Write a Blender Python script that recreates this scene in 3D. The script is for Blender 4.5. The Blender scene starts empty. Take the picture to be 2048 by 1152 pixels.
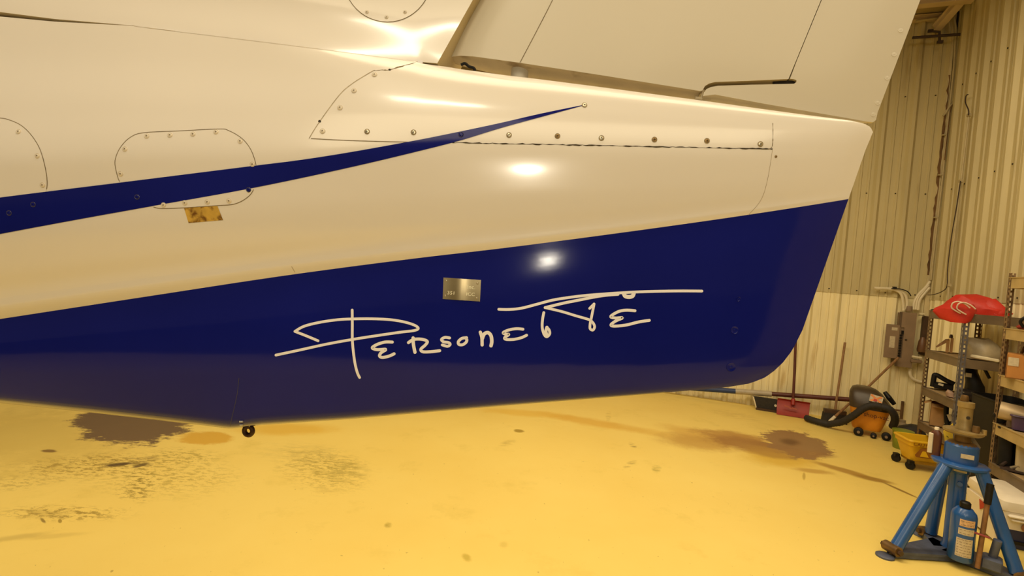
import bpy, math, random
import numpy as np
from math import sin, cos, pi, radians, sqrt, atan2
from mathutils import Matrix, Vector
random.seed(4)
S = bpy.context.scene
COL = S.collection

# ------------------------------------------------------------------ camera
FPX, CAMH = 1000.0, 1.5
PITCH, ROLL = radians(1.5), radians(4.7)
def _rx(a): return np.array([[1, 0, 0], [0, cos(a), -sin(a)], [0, sin(a), cos(a)]])
def _rz(a): return np.array([[cos(a), -sin(a), 0], [sin(a), cos(a), 0], [0, 0, 1]])
RC = _rx(pi/2-PITCH) @ _rz(ROLL)
CAM = np.array([0, 0, CAMH])
cd = bpy.data.cameras.new('camera'); cam = bpy.data.objects.new('camera', cd); COL.objects.link(cam)
m4 = Matrix([list(RC[i])+[CAM[i]] for i in range(3)]+[[0, 0, 0, 1]])
cam.matrix_world = m4
cd.sensor_width = 36; cd.lens = 36*FPX/2048; cd.clip_start = 0.02; cd.clip_end = 200
S.camera = cam
S.view_settings.view_transform = 'Standard'; S.view_settings.look = 'None'
S.view_settings.exposure = -0.21; S.view_settings.gamma = 1.0
S.view_settings.use_curve_mapping = False

# ------------------------------------------------------------------ world and lamps
w = bpy.data.worlds.new('hangar_air'); S.world = w; w.use_nodes = True
w.node_tree.nodes['Background'].inputs[0].default_value = (1, .80, .55, 1)
w.node_tree.nodes['Background'].inputs[1].default_value = 0.10
LAMPC = (1, .83, .55)
def area(name, loc, to, sx, sy, power, col=LAMPC, shape='RECTANGLE'):
    l = bpy.data.lights.new(name, 'AREA'); l.shape = shape; l.size = sx; l.size_y = sy
    l.energy = power; l.color = col
    o = bpy.data.objects.new(name, l); COL.objects.link(o); o.location = loc
    d = Vector(to)-Vector(loc); o.rotation_euler = d.to_track_quat('-Z', 'Y').to_euler()
    return o
for lx, ly, pw in [(-3.6, 3.6, 42), (-0.8, 3.7, 116), (1.7, 3.3, 104), (-3.2, 0.9, 15), (-0.9, 0.8, 50), (1.5, 0.8, 50), (4.0, 1.2, 58)]:
    area('ceiling_lamp', (lx, ly, 4.8), (lx, ly, 0), 2.6, 1.1, pw)
area('added_fill_lamp', (0.2, -3.2, 4.7), (0.2, -0.6, 1.2), 6.0, 2.4, 178)  # unseen broad fill light added behind the camera to brighten the tail
area('highlight_lamp', (0.0, -1.5, 1.92), (0.1, 1.1, 1.55), 0.17, 0.13, 10, (1, .90, .72), 'ELLIPSE')  # stand-in lamp added behind the camera for the highlights on the tail
area('high_lamp', (-0.95, -1.1, 4.5), (-0.95, -1.1, 0), 0.95, 0.28, 30, (1, .88, .66))

# ------------------------------------------------------------------ pixel <-> world
def ray(x, y): return RC @ np.array([(x-1024)/FPX, -(y-576)/FPX, -1.0])
def hit(x, y, P0, n):
    d = ray(x, y); return CAM + d*(np.dot(np.asarray(P0)-CAM, n)/np.dot(d, n))
def fl(x, y, z=0.0): return hit(x, y, (0, 0, z), np.array([0, 0, 1.0]))
class Frame:
    """an upright local frame: x along, y away from the room/camera, z up"""
    def __init__(s, o, rz):
        s.o = np.array([o[0], o[1], 0.0]); s.rz = rz
        s.x = np.array([cos(rz), sin(rz), 0]); s.y = np.array([-sin(rz), cos(rz), 0])
    def inv(s, P):
        d = np.asarray(P)-s.o; return (float(d@s.x), float(d@s.y), float(d[2]))
    def px(s, x, y, dy=0.0):
        return s.inv(hit(x, y, s.o+s.y*dy, s.y))
    def fl(s, x, y, z=0.0): return s.inv(fl(x, y, z))
    def world(s, p): return s.o + s.x*p[0] + s.y*p[1] + np.array([0, 0, p[2]])
def facing(x, y, turn=0.0):
    """frame standing on the floor under pixel x, y and turned to the camera"""
    o = fl(x, y); return Frame(o, -atan2(o[0], o[1])+turn)

# ------------------------------------------------------------------ materials
def lin(c):
    r = []
    for v in c:
        v = v/255.0; r.append(v/12.92 if v <= .04045 else ((v+.055)/1.055)**2.4)
    return (r[0], r[1], r[2], 1)
_m = {}
def mat(name, col, rough=.5, metal=0, var=0.12, scale=12, bump=0.0, bscale=60, coat=0, dirt=None, dscale=4, dlev=.62, trans=0, streak=None, spec=.5):
    if name in _m: return _m[name]
    m = bpy.data.materials.new(name); m.use_nodes = True
    nt = m.node_tree; N = nt.nodes; L = nt.links; b = N['Principled BSDF']
    c = col if len(col) == 4 else lin(col)
    b.inputs['Roughness'].default_value = rough; b.inputs['Metallic'].default_value = metal
    b.inputs['Coat Weight'].default_value = coat; b.inputs['Coat Roughness'].default_value = .10
    b.inputs['Transmission Weight'].default_value = trans; b.inputs['Specular IOR Level'].default_value = spec
    tc = N.new('ShaderNodeTexCoord'); src = tc.outputs['Object']
    if streak:
        mp = N.new('ShaderNodeMapping'); mp.inputs['Scale'].default_value = streak; L.new(src, mp.inputs[0]); src = mp.outputs[0]
    no = N.new('ShaderNodeTexNoise'); no.inputs['Scale'].default_value = scale; no.inputs['Detail'].default_value = 5
    L.new(src, no.inputs['Vector'])
    r = N.new('ShaderNodeValToRGB'); L.new(no.outputs['Fac'], r.inputs[0])
    r.color_ramp.elements[0].position = .3; r.color_ramp.elements[1].position = .7
    r.color_ramp.elements[0].color = tuple(max(0, v*(1-var)) for v in c[:3])+(1,)
    r.color_ramp.elements[1].color = tuple(min(1, v*(1+var)) for v in c[:3])+(1,)
    out = r.outputs[0]
    if dirt:
        n2 = N.new('ShaderNodeTexNoise'); n2.inputs['Scale'].default_value = dscale; n2.inputs['Detail'].default_value = 8; L.new(src, n2.inputs['Vector'])
        r2 = N.new('ShaderNodeValToRGB'); r2.color_ramp.elements[0].position = dlev-.07; r2.color_ramp.elements[1].position = dlev+.07
        L.new(n2.outputs['Fac'], r2.inputs[0])
        mx = N.new('ShaderNodeMix'); mx.data_type = 'RGBA'; L.new(r2.outputs[0], mx.inputs[0]); L.new(out, mx.inputs[6]); mx.inputs[7].default_value = lin(dirt)
        out = mx.outputs[2]
    L.new(out, b.inputs['Base Color'])
    if bump:
        bn = N.new('ShaderNodeTexNoise'); bn.inputs['Scale'].default_value = bscale; bn.inputs['Detail'].default_value = 3; L.new(tc.outputs['Object'], bn.inputs['Vector'])
        bp = N.new('ShaderNodeBump'); bp.inputs['Strength'].default_value = bump; bp.inputs['Distance'].default_value = .01
        L.new(bn.outputs['Fac'], bp.inputs['Height']); L.new(bp.outputs[0], b.inputs['Normal'])
    _m[name] = m; return m
WHITE = mat('white_gloss_paint', (.80, .75, .68, 1), .22, var=.012, scale=2.5, bump=.012, bscale=9, coat=.6)
RUDW = mat('rudder_white_paint', (.63, .575, .46, 1), .34, var=.012, scale=3, bump=.01, bscale=14, coat=.2)
BLUE = mat("dark_blue_gloss_paint", (.0068, .0105, .165, 1), .09, var=.10, scale=3, bump=.003, bscale=40, spec=.28)
LETT = mat('white_vinyl', (.90, .88, .90, 1), .35, var=.02)
PRIMER = mat('tan_primer', (.52, .43, .27, 1), .6, var=.10, scale=14, dirt=(120, 95, 60), dscale=9, dlev=.66)
SEAM = mat('dark_seam', (.20, .15, .075, 1), .8, var=.3, scale=90)
SEAMF = mat('faint_seam', (.42, .34, .22, 1), .7, var=.3, scale=90)
CRACK = mat('chipped_seam', (.05, .035, .015, 1), .9, var=.5, scale=120)
STEEL = mat('screw_steel', (.62, .56, .42, 1), .32, .75, var=.2, scale=200)
BRASSY = mat('plate_metal', (.46, .37, .20, 1), .30, .85, var=.15, scale=18, streak=(1, 1, .2))
PLTXT = mat('plate_raised_text', (.98, .92, .68, 1), .6)
DARK = mat('dark_hole', (.02, .014, .008, 1), .8)
BLACK = mat('black_plastic', (.007, .006, .0055, 1), .5, spec=.3, var=.3, scale=30)
RUBBER = mat('black_rubber', (.020, .016, .013, 1), .7, var=.3, scale=30)

# ------------------------------------------------------------------ mesh building
class MB:
    def __init__(s): s.v = []; s.f = []; s.mi = []
    def add(s, vs, fs, mi=0):
        n = len(s.v); s.v += [tuple(float(c) for c in p) for p in vs]; s.f += [tuple(i+n for i in q) for q in fs]; s.mi += [mi]*len(fs); return s
    def box(s, c, d, rz=0, rx=0, ry=0, mi=0, taper=1.0, bev=0.0):
        hx, hy, hz = d[0]/2, d[1]/2, d[2]/2
        R = Matrix.Rotation(rz, 3, 'Z') @ Matrix.Rotation(ry, 3, 'Y') @ Matrix.Rotation(rx, 3, 'X')
        if bev <= 0:
            P = [(-hx*taper, -hy*taper, -hz), (hx*taper, -hy*taper, -hz), (hx*taper, hy*taper, -hz), (-hx*taper, hy*taper, -hz), (-hx, -hy, hz), (hx, -hy, hz), (hx, hy, hz), (-hx, hy, hz)]
            F = [(3, 2, 1, 0), (4, 5, 6, 7), (0, 1, 5, 4), (1, 2, 6, 5), (2, 3, 7, 6), (3, 0, 4, 7)]
        else:
            P = []; rings = [(-hz, bev), (-hz+bev, 0), (hz-bev, 0), (hz, bev)]
            for z, ins in rings:
                t = taper if z < 0 else 1.0
                X, Y = hx*t-ins, hy*t-ins; b = bev*.7
                P += [(-X+b, -Y, z), (X-b, -Y, z), (X, -Y+b, z), (X, Y-b, z), (X-b, Y, z), (-X+b, Y, z), (-X, Y-b, z), (-X, -Y+b, z)]
            F = [tuple(range(7, -1, -1)), tuple(range(24, 32))]
            for k in range(3):
                for i in range(8): F.append((k*8+i, k*8+(i+1) % 8, k*8+8+(i+1) % 8, k*8+8+i))
        s.add([Vector(c)+R@Vector(p) for p in P], F, mi); return s
    def tube(s, path, r, n=10, cap=True, mi=0, closed=False):
        P = [Vector(p) for p in path]; k = len(P); rs = r if hasattr(r, '__len__') else [r]*k
        vs = []; fs = []; up = None
        for i, p in enumerate(P):
            if closed: t = P[(i+1) % k]-P[i-1]
            else: t = P[min(i+1, k-1)]-P[max(i-1, 0)]
            t.normalize()
            if up is None:
                up = Vector((0, 0, 1)) if abs(t.z) < .9 else Vector((1, 0, 0))
            a = t.cross(up)
            if a.length < 1e-6: a = t.orthogonal()
            a.normalize(); b = a.cross(t); up = b
            for j in range(n):
                q = 2*pi*j/n; vs.append(p+a*(rs[i]*cos(q))+b*(rs[i]*sin(q)))
        for i in range(k if closed else k-1):
            i2 = (i+1) % k
            for j in range(n): fs.append((i*n+j, i*n+(j+1) % n, i2*n+(j+1) % n, i2*n+j))
        if cap and not closed: fs += [tuple(range(n-1, -1, -1)), tuple(range((k-1)*n, k*n))]
        s.add(vs, fs, mi); return s
    def lathe(s, prof, c=(0, 0, 0), n=20, axis=(0, 0, 1), mi=0, squash=1.0):
        q = Vector((0, 0, 1)).rotation_difference(Vector(axis).normalized())
        vs = []; fs = []
        for r, z in prof:
            for j in range(n):
                a = 2*pi*j/n; vs.append(Vector(c)+q@Vector((r*cos(a), r*sin(a)*squash, z)))
        for i in range(len(prof)-1):
            for j in range(n): fs.append((i*n+j, i*n+(j+1) % n, (i+1)*n+(j+1) % n, (i+1)*n+j))
        fs += [tuple(range(n-1, -1, -1)), tuple(range((len(prof)-1)*n, len(prof)*n))]
        s.add(vs, fs, mi); return s
    def prism(s, pts, d, mi=0):
        n = len(pts); d = Vector(d)
        s.add([Vector(p) for p in pts]+[Vector(p)+d for p in pts], [tuple(range(n-1, -1, -1)), tuple(range(n, 2*n))]+[(i, (i+1) % n, (i+1) % n+n, i+n) for i in range(n)], mi); return s
    def grid(s, G, mi=0, flip=False):
        nr = len(G); nc = len(G[0]); vs = [p for row in G for p in row]
        fs = []
        for i in range(nr-1):
            for j in range(nc-1):
                q = (i*nc+j, i*nc+j+1, (i+1)*nc+j+1, (i+1)*nc+j); fs.append(q[::-1] if flip else q)
        s.add(vs, fs, mi); return s
    def mesh(s, name, mats, smooth=True, fix=True):
        me = bpy.data.meshes.new(name); me.from_pydata(s.v, [], s.f)
        for m in (mats if isinstance(mats, (list, tuple)) else [mats]): me.materials.append(m)
        me.polygons.foreach_set('material_index', s.mi)
        import bmesh
        bm = bmesh.new(); bm.from_mesh(me)
        bmesh.ops.remove_doubles(bm, verts=bm.verts, dist=1e-6)
        if fix: bmesh.ops.recalc_face_normals(bm, faces=bm.faces)
        bm.to_mesh(me); bm.free()
        if smooth:
            me.polygons.foreach_set('use_smooth', [True]*len(me.polygons)); me.set_sharp_from_angle(angle=radians(38))
        me.update(); return me
def link(name, me, parent=None):
    o = bpy.data.objects.new(name, me); COL.objects.link(o)
    if parent is not None: o.parent = parent
    return o
def part(name, mb, m, parent=None, label=None, smooth=True, kind=None):
    o = link(name, mb.mesh(name, m, smooth), parent)
    if label: o['label'] = label
    if kind: o['kind'] = kind
    return o
def thing(name, fr, label, cat, group=None, z=0.0):
    o = bpy.data.objects.new(name, None); COL.objects.link(o); o.empty_display_size = .1
    if isinstance(fr, Frame): o.location = (fr.o[0], fr.o[1], z); o.rotation_euler = (0, 0, fr.rz)
    else: o.location = fr
    o['label'] = label; o['category'] = cat
    if group: o['group'] = group
    return o
def struct(o): o['kind'] = 'structure'; return o
def tag(o, label, cat, group=None):
    o['label'] = label; o['category'] = cat
    if group: o['group'] = group
    return o
def shared(name, me, parent, M): o = link(name, me, parent); o.matrix_local = M; return o
def cr(pts, k=8, closed=False):
    P = [np.array(p, float) for p in pts]; n = len(P); out = []
    for i in range(n if closed else n-1):
        g = (lambda j: P[j % n]) if closed else (lambda j: P[max(0, min(n-1, j))])
        p0, p1, p2, p3 = g(i-1), g(i), g(i+1), g(i+2)
        for q in range(k):
            t = q/k; out.append(.5*((2*p1)+(p2-p0)*t+(2*p0-5*p1+4*p2-p3)*t*t+(3*p1-p0-3*p2+p3)*t**3))
    if not closed: out.append(P[-1])
    return out
def text_mesh(s, size, depth=0.001):
    c = bpy.data.curves.new('lettering', 'FONT'); c.body = s; c.size = size; c.extrude = depth; c.align_x = 'CENTER'; c.align_y = 'CENTER'; c.resolution_u = 3
    o = bpy.data.objects.new('lettering', c); COL.objects.link(o)
    me = bpy.data.meshes.new_from_object(o.evaluated_get(bpy.context.evaluated_depsgraph_get()))
    bpy.data.objects.remove(o); me.name = 'lettering'; return me
def text_on(name, s, size, parent, loc, m, rz=0, tilt=pi/2, sx=1.0, ry=0.0):
    me = text_mesh(s, size); me.materials.clear(); me.materials.append(m)
    o = link(name, me, parent); o.location = loc; o.rotation_euler = (tilt, ry, rz); o.scale = (sx, 1, 1); return o

# ================================================================== SETTING
A = radians(21)
P0 = fl(1445, 801)
WB = Frame(P0, -A)                       # back wall frame, room side is -y
CORNER = WB.world((2.2, 0, 0))
WR = Frame(CORNER, -A-pi/2)              # right wall frame, x runs from the corner towards the camera
ZS, ZC = 1.612, 5.08

# floor: cream-yellow painted concrete with its own stains
def floor_material():
    m = bpy.data.materials.new('yellow_painted_concrete'); m.use_nodes = True
    nt = m.node_tree; N = nt.nodes; L = nt.links; b = N['Principled BSDF']
    geo = N.new('ShaderNodeTexCoord'); pos = geo.outputs['Object']
    def noise(scale, detail=6, rough=.6, st=None):
        src = pos
        if st:
            mp = N.new('ShaderNodeMapping'); mp.inputs['Scale'].default_value = st; L.new(pos, mp.inputs[0]); src = mp.outputs[0]
        n = N.new('ShaderNodeTexNoise'); n.inputs['Scale'].default_value = scale; n.inputs['Detail'].default_value = detail; n.inputs['Roughness'].default_value = rough
        L.new(src, n.inputs['Vector']); return n
    def ramp(src, a, c, ca, cb):
        r = N.new('ShaderNodeValToRGB'); r.color_ramp.elements[0].position = a; r.color_ramp.elements[1].position = c
        r.color_ramp.elements[0].color = ca; r.color_ramp.elements[1].color = cb; L.new(src, r.inputs[0]); return r.outputs[0]
    def mix(f, a, bcol, k=1.0):
        if k != 1.0:
            mm = N.new('ShaderNodeMath'); mm.operation = 'MULTIPLY'; L.new(f, mm.inputs[0]); mm.inputs[1].default_value = k; f = mm.outputs[0]
        x = N.new('ShaderNodeMix'); x.data_type = 'RGBA'; L.new(f, x.inputs[0]); L.new(a, x.inputs[6]); x.inputs[7].default_value = bcol; return x.outputs[2]
    base = ramp(noise(.8, 4).outputs['Fac'], .3, .7, (.80, .60, .155, 1), (.84, .655, .19, 1))
    k0, k1 = (0, 0, 0, 1), (1, 1, 1, 1)
    base = mix(ramp(noise(2.2, 8, .7).outputs['Fac'], .56, .75, k0, k1), base, (.62, .47, .10, 1), .5)
    base = mix(ramp(noise(26, 3, .5).outputs['Fac'], .735, .76, k0, k1), base, (.30, .21, .05, 1), .6)
    base = mix(ramp(noise(70, 2, .5, (1, .5, 1)).outputs['Fac'], .745, .77, k0, k1), base, (.22, .15, .04, 1), .55)
    wob = noise(5, 8, .72); wob2 = noise(22, 6, .7, (.35, 1, 1))
    speck = [ramp(noise(34, 5, .75, (.5, 1, 1)).outputs['Fac'], .50, .56, k0, k1), ramp(noise(15, 6, .7, (.4, 1, 1)).outputs['Fac'], .42, .62, k0, k1)]
    def stain(cx, cy, wx, wy, col, k=1.0, edge=.25, wobble=1.1, ang=0.0, fine=.0, sp=-1):
        """an ellipse given by the picture extents of the spot, laid on the floor with a ragged edge"""
        c = fl(cx, cy); ca, sa = cos(ang), sin(ang)
        ex = fl(cx+wx*ca, cy+wx*sa)-fl(cx-wx*ca, cy-wx*sa); ey = fl(cx+wy*sa*0, cy+wy)-fl(cx, cy-wy)
        Mx = np.array([[ex[0]/2, ey[0]/2], [ex[1]/2, ey[1]/2]]); I = np.linalg.inv(Mx)
        su = N.new('ShaderNodeVectorMath'); su.operation = 'SUBTRACT'; L.new(pos, su.inputs[0]); su.inputs[1].default_value = (c[0], c[1], 0)
        vs = []
        for row in I:
            d = N.new('ShaderNodeVectorMath'); d.operation = 'DOT_PRODUCT'; L.new(su.outputs[0], d.inputs[0]); d.inputs[1].default_value = (row[0], row[1], 0); vs.append(d.outputs['Value'])
        cb = N.new('ShaderNodeCombineXYZ'); L.new(vs[0], cb.inputs[0]); L.new(vs[1], cb.inputs[1])
        ln = N.new('ShaderNodeVectorMath'); ln.operation = 'LENGTH'; L.new(cb.outputs[0], ln.inputs[0])
        o = ln.outputs['Value']
        for nn, kk in ((wob, wobble), (wob2, fine)):
            if kk:
                ma = N.new('ShaderNodeMath'); ma.operation = 'MULTIPLY_ADD'; L.new(nn.outputs['Fac'], ma.inputs[0]); ma.inputs[1].default_value = kk*2; ma.inputs[2].default_value = -kk
                ad = N.new('ShaderNodeMath'); ad.operation = 'ADD'; L.new(o, ad.inputs[0]); L.new(ma.outputs[0], ad.inputs[1]); o = ad.outputs[0]
        mr = N.new('ShaderNodeMapRange'); mr.interpolation_type = 'SMOOTHSTEP'; L.new(o, mr.inputs[0])
        mr.inputs[1].default_value = 1-edge; mr.inputs[2].default_value = 1+edge; mr.inputs[3].default_value = 1; mr.inputs[4].default_value = 0
        nonlocal base
        o = mr.outputs[0]
        if sp >= 0:
            mm = N.new('ShaderNodeMath'); mm.operation = 'MULTIPLY'; L.new(o, mm.inputs[0]); L.new(speck[sp], mm.inputs[1]); o = mm.outputs[0]
        base = mix(o, base, col, k)
    # left group under the tail
    stain(60, 870, 190, 55, (.50, .36, .08, 1), .45, .6)
    stain(410, 876, 58, 12, (.66, .39, .05, 1), .9, .2, .7, 0, .3)
    stain(575, 858, 90, 11, (.72, .45, .06, 1), .75, .5, .5)
    stain(265, 842, 112, 40, (.15, .095, .055, 1), .95, .10, .55, fine=.35)
    stain(190, 930, 130, 20, (.36, .25, .05, 1), .85, .6, .6, -.06, .3, 0)
    stain(245, 926, 34, 7, (.10, .065, .03, 1), .95, .5, .9, -.12, .9, 1)
    stain(236, 929, 22, 3, (.11, .07, .03, 1), .95, .4, .5, -.1, .3)
    stain(286, 927, 24, 9, (.11, .07, .035, 1), .95, .5, .9, -.3, .9, 1)
    stain(280, 931, 16, 3, (.11, .07, .035, 1), .9, .4, .5, -.25, .3)
    stain(97, 902, 15, 3, (.22, .13, .04, 1), .9, .3, .5, 0, .4)
    stain(283, 965, 26, 30, (.30, .22, .05, 1), .8, .6, .6, 0, .4, 0); stain(262, 986, 26, 12, (.34, .25, .06, 1), .7, .6, .6, 0, .3, 0)
    stain(40, 965, 60, 12, (.42, .32, .08, 1), .6, .7, .6, -.1, .3, 0)
    stain(130, 1026, 110, 13, (.34, .24, .05, 1), .85, .6, .6, .02, .3, 0); stain(95, 1028, 50, 9, (.40, .29, .07, 1), .6, .6, .6, 0, .5, 1)
    stain(86, 1041, 6, 4, (.2, .13, .03, 1), .8, .4, .5, .5, .5); stain(120, 1042, 4, 4, (.3, .2, .03, 1), .8, .3, .3)
    stain(30, 1075, 60, 5, (.46, .34, .09, 1), .5, .6, .8, -.14, .4); stain(110, 1072, 60, 4, (.55, .40, .10, 1), .4, .6, .8, -.1, .4)
    stain(620, 914, 70, 22, (.44, .35, .10, 1), .55, .7, .7, .1, .3, 1)
    stain(682, 942, 54, 20, (.42, .33, .08, 1), .7, .6, .7, .05, .3, 1); stain(650, 935, 70, 34, (.38, .29, .06, 1), .7, .7, .6, .1, .2, 0)
    stain(660, 980, 24, 6, (.6, .45, .12, 1), .5, .6, .6, 0, .3, 1)
    stain(370, 912, 60, 14, (.40, .30, .06, 1), .7, .7, .5, .05, .2, 0); stain(330, 950, 120, 30, (.36, .27, .05, 1), .6, .8, .5, 0, .2, 0)
    # middle
    stain(1060, 827, 90, 6, (.74, .47, .06, 1), .7, .5, .6, .08)
    stain(1180, 844, 90, 7, (.68, .40, .05, 1), .75, .5, .6, .17)
    stain(1290, 862, 90, 6, (.68, .43, .07, 1), .55, .6, .6, .19)
    stain(1038, 862, 10, 3, (.36, .24, .03, 1), .95, .3, .5, .1, .4)
    stain(1015, 886, 14, 5, (.5, .36, .08, 1), .7, .6, .6, -.2, .3, 1); stain(1217, 832, 5, 9, (.5, .34, .06, 1), .6, .5, .8, 0, .4, 1)
    stain(933, 1115, 9, 7, (.5, .38, .06, 1), .75, .5, .6, .3, .3); stain(1008, 1089, 8, 6, (.6, .45, .1, 1), .55, .6, .6, 0, .4)
    stain(1313, 938, 8, 6, (.33, .26, .04, 1), .9, .5, .8, 0, .6, 1); stain(776, 1050, 6, 5, (.4, .3, .05, 1), .8, .5, .8, 0, .6, 1)
    stain(1265, 890, 8, 4, (.3, .2, .04, 1), .8, .5, .5, .4, .4, 1); stain(1260, 928, 12, 5, (.36, .25, .05, 1), .8, .5, .5, -.4, .4, 1)
    stain(1470, 830, 40, 6, (.5, .33, .07, 1), .5, .7, .7, .2, .3, 1)
    # oil stains to the right
    stain(1385, 868, 60, 10, (.62, .38, .07, 1), .7, .5, .5, .25)
    stain(1400, 884, 75, 14, (.50, .29, .06, 1), .8, .5, .6, .12)
    stain(1470, 874, 75, 10, (.42, .21, .04, 1), .85, .4, .8, .16, .4)
    stain(1545, 892, 40, 5, (.22, .10, .03, 1), .8, .5, .8, .15, .5)
    stain(1500, 890, 85, 13, (.32, .15, .035, 1), .9, .4, .7, .17, .4)
    stain(1565, 918, 72, 14, (.66, .43, .05, 1), .85, .5, .5, .1)
    stain(1540, 905, 50, 9, (.40, .22, .04, 1), .8, .4, .5, .2)
    stain(1590, 886, 68, 24, (.27, .145, .06, 1), .95, .09, .85, .2, .55)
    stain(1610, 907, 55, 6, (.30, .155, .05, 1), .85, .4, .4, .1)
    stain(1580, 884, 18, 6, (.13, .06, .02, 1), .85, .6, .5, .15)
    stain(1625, 942, 35, 4, (.48, .28, .05, 1), .8, .5, .4, .12)
    stain(1685, 940, 62, 4.5, (.40, .22, .035, 1), .9, .4, .3, .27)
    stain(1745, 958, 40, 4, (.34, .19, .03, 1), .9, .4, .3, .2)
    stain(1800, 980, 40, 1.8, (.25, .14, .03, 1), .9, .4, .2, .42)
    stain(1608, 952, 3, 7, (.45, .3, .05, 1), .8, .4, .4)
    L.new(base, b.inputs['Base Color'])
    b.inputs['Roughness'].default_value = .42; b.inputs['Specular IOR Level'].default_value = .3
    bn = N.new('ShaderNodeBump'); bn.inputs['Strength'].default_value = .08; bn.inputs['Distance'].default_value = .01
    L.new(noise(9, 5).outputs['Fac'], bn.inputs['Height']); L.new(bn.outputs[0], b.inputs['Normal'])
    return m
mb = MB(); mb.box((0, 3.8, -.05), (24, 12.4, .1))
floor = struct(part('floor', mb, floor_material(), smooth=False))

mb = MB(); mb.box((0, -12.4, -.06), (40, 20, .1)); struct(part('floor', mb, mat('added_dark_ground', (.03, .028, .026, 1), .8), smooth=False))  # unseen dark ground added behind the camera to darken reflections in the blue
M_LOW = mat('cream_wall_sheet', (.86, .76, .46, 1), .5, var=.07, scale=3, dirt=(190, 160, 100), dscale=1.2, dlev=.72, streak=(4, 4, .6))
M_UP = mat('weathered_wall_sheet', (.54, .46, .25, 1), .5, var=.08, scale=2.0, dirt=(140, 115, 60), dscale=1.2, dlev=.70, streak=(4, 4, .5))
def sheet(z0, z1, name, m):
    """one corrugated sheet 0.914 m wide: three trapezoid ribs with flat minor ribs between"""
    prof = []
    for k in range(3):
        x = k*.3048
        prof += [(x, 0), (x+.058, 0), (x+.066, -.011), (x+.086, -.011), (x+.094, 0), (x+.146, 0), (x+.154, -.011), (x+.174, -.011), (x+.182, 0), (x+.214, 0), (x+.240, -.036), (x+.274, -.036), (x+.3048, 0)]
    prof.append((.918, 0))
    mb = MB(); mb.grid([[(x, y, z0) for x, y in prof], [(x, y, z1) for x, y in prof]])
    return mb.mesh(name, m, smooth=False, fix=False)
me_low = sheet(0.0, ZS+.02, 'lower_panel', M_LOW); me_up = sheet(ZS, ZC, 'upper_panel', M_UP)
M_BACK = mat('wall_backing', (.35, .28, .14, 1), .8)
mb = MB(); mb.box((-3.5, .06, ZC/2), (11.42, .1, ZC)); wb = struct(part('wall_back', mb, M_BACK, smooth=False)); wb.location = WB.o; wb.rotation_euler = (0, 0, WB.rz)
mb = MB(); mb.box((4.0, .06, ZC/2), (8.0, .1, ZC)); wr = struct(part('wall_right', mb, M_BACK, smooth=False)); wr.location = WR.o; wr.rotation_euler = (0, 0, WR.rz)
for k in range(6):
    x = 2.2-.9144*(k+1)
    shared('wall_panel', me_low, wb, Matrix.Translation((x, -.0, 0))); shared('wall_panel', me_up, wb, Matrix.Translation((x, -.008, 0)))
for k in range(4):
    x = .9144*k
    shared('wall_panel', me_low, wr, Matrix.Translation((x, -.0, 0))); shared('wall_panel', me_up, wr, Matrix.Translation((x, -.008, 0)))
# sheet screws, in rows, far too small to pick apart
mb = MB()
for z in (1.66, 2.9, 4.1): 
    for k in range(18): mb.box((2.2-.15-.3048*k*.5-.03*(k % 2), -.016, z), (.014, .01, .014))
part('panel_screws', mb, CRACK, wb, kind='stuff')
mb = MB()
for z in (1.66, 2.9, 4.1):
    for k in range(14): mb.box((.05+.1524*k, -.016, z), (.014, .01, .014))
part('panel_screws', mb, CRACK, wr, kind='stuff')
mb = MB(); mb.box((0, 3.0, ZC+.05), (24, 14, .1)); struct(part('ceiling', mb, mat('ceiling_sheet', (.42, .33, .17, 1), .6, var=.1, scale=2), smooth=False))
M_POST = mat('beige_trim', (.62, .52, .30, 1), .55, var=.1, scale=6)
M_RUST = mat('rusty_seam', (.16, .085, .03, 1), .9, var=.5, scale=14, streak=(1, 1, .3))
# corner post with its dark gap and rusty sealant
t1 = MB(); t1.box((2.165, -.035, ZC/2), (.05, .05, ZC)); trim = struct(part('trim_1', t1, M_POST, smooth=False)); trim.location = WB.o; trim.rotation_euler = (0, 0, WB.rz)
mb = MB(); q = [WB.px(1926, 4, -.045), WB.px(1916, 60, -.045), WB.px(1906.5, 140, -.045), WB.px(1886, 340, -.045), WB.px(1880, 372, -.045)]
wd = [.05, .035, .02, .012, .004]
mb.prism([(p[0]+.004, -.062, p[2]) for p in q]+[(p[0]-a, -.062, p[2]) for p, a in list(zip(q, wd))[::-1]], (0, .002, 0)); part('gap', mb, DARK, trim, smooth=False)
mb = MB(); pts = []
for i in range(40):
    y = 150+400*i/39; x = 1900-43*i/39+random.uniform(-.8, .8); p = WB.px(x, y, -.062)
    if 370 < y < 395 or y < 230 and i % 3: ww = .003
    else: ww = random.uniform(.010, .026)
    pts.append((p, ww))
mb.prism([(p[0]-a, -.063, p[2]) for p, a in pts]+[(p[0]+.006, -.063, p[2]) for p, a in pts[::-1]], (0, .002, 0)); part('rust_strip', mb, M_RUST, trim, smooth=False)
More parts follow.
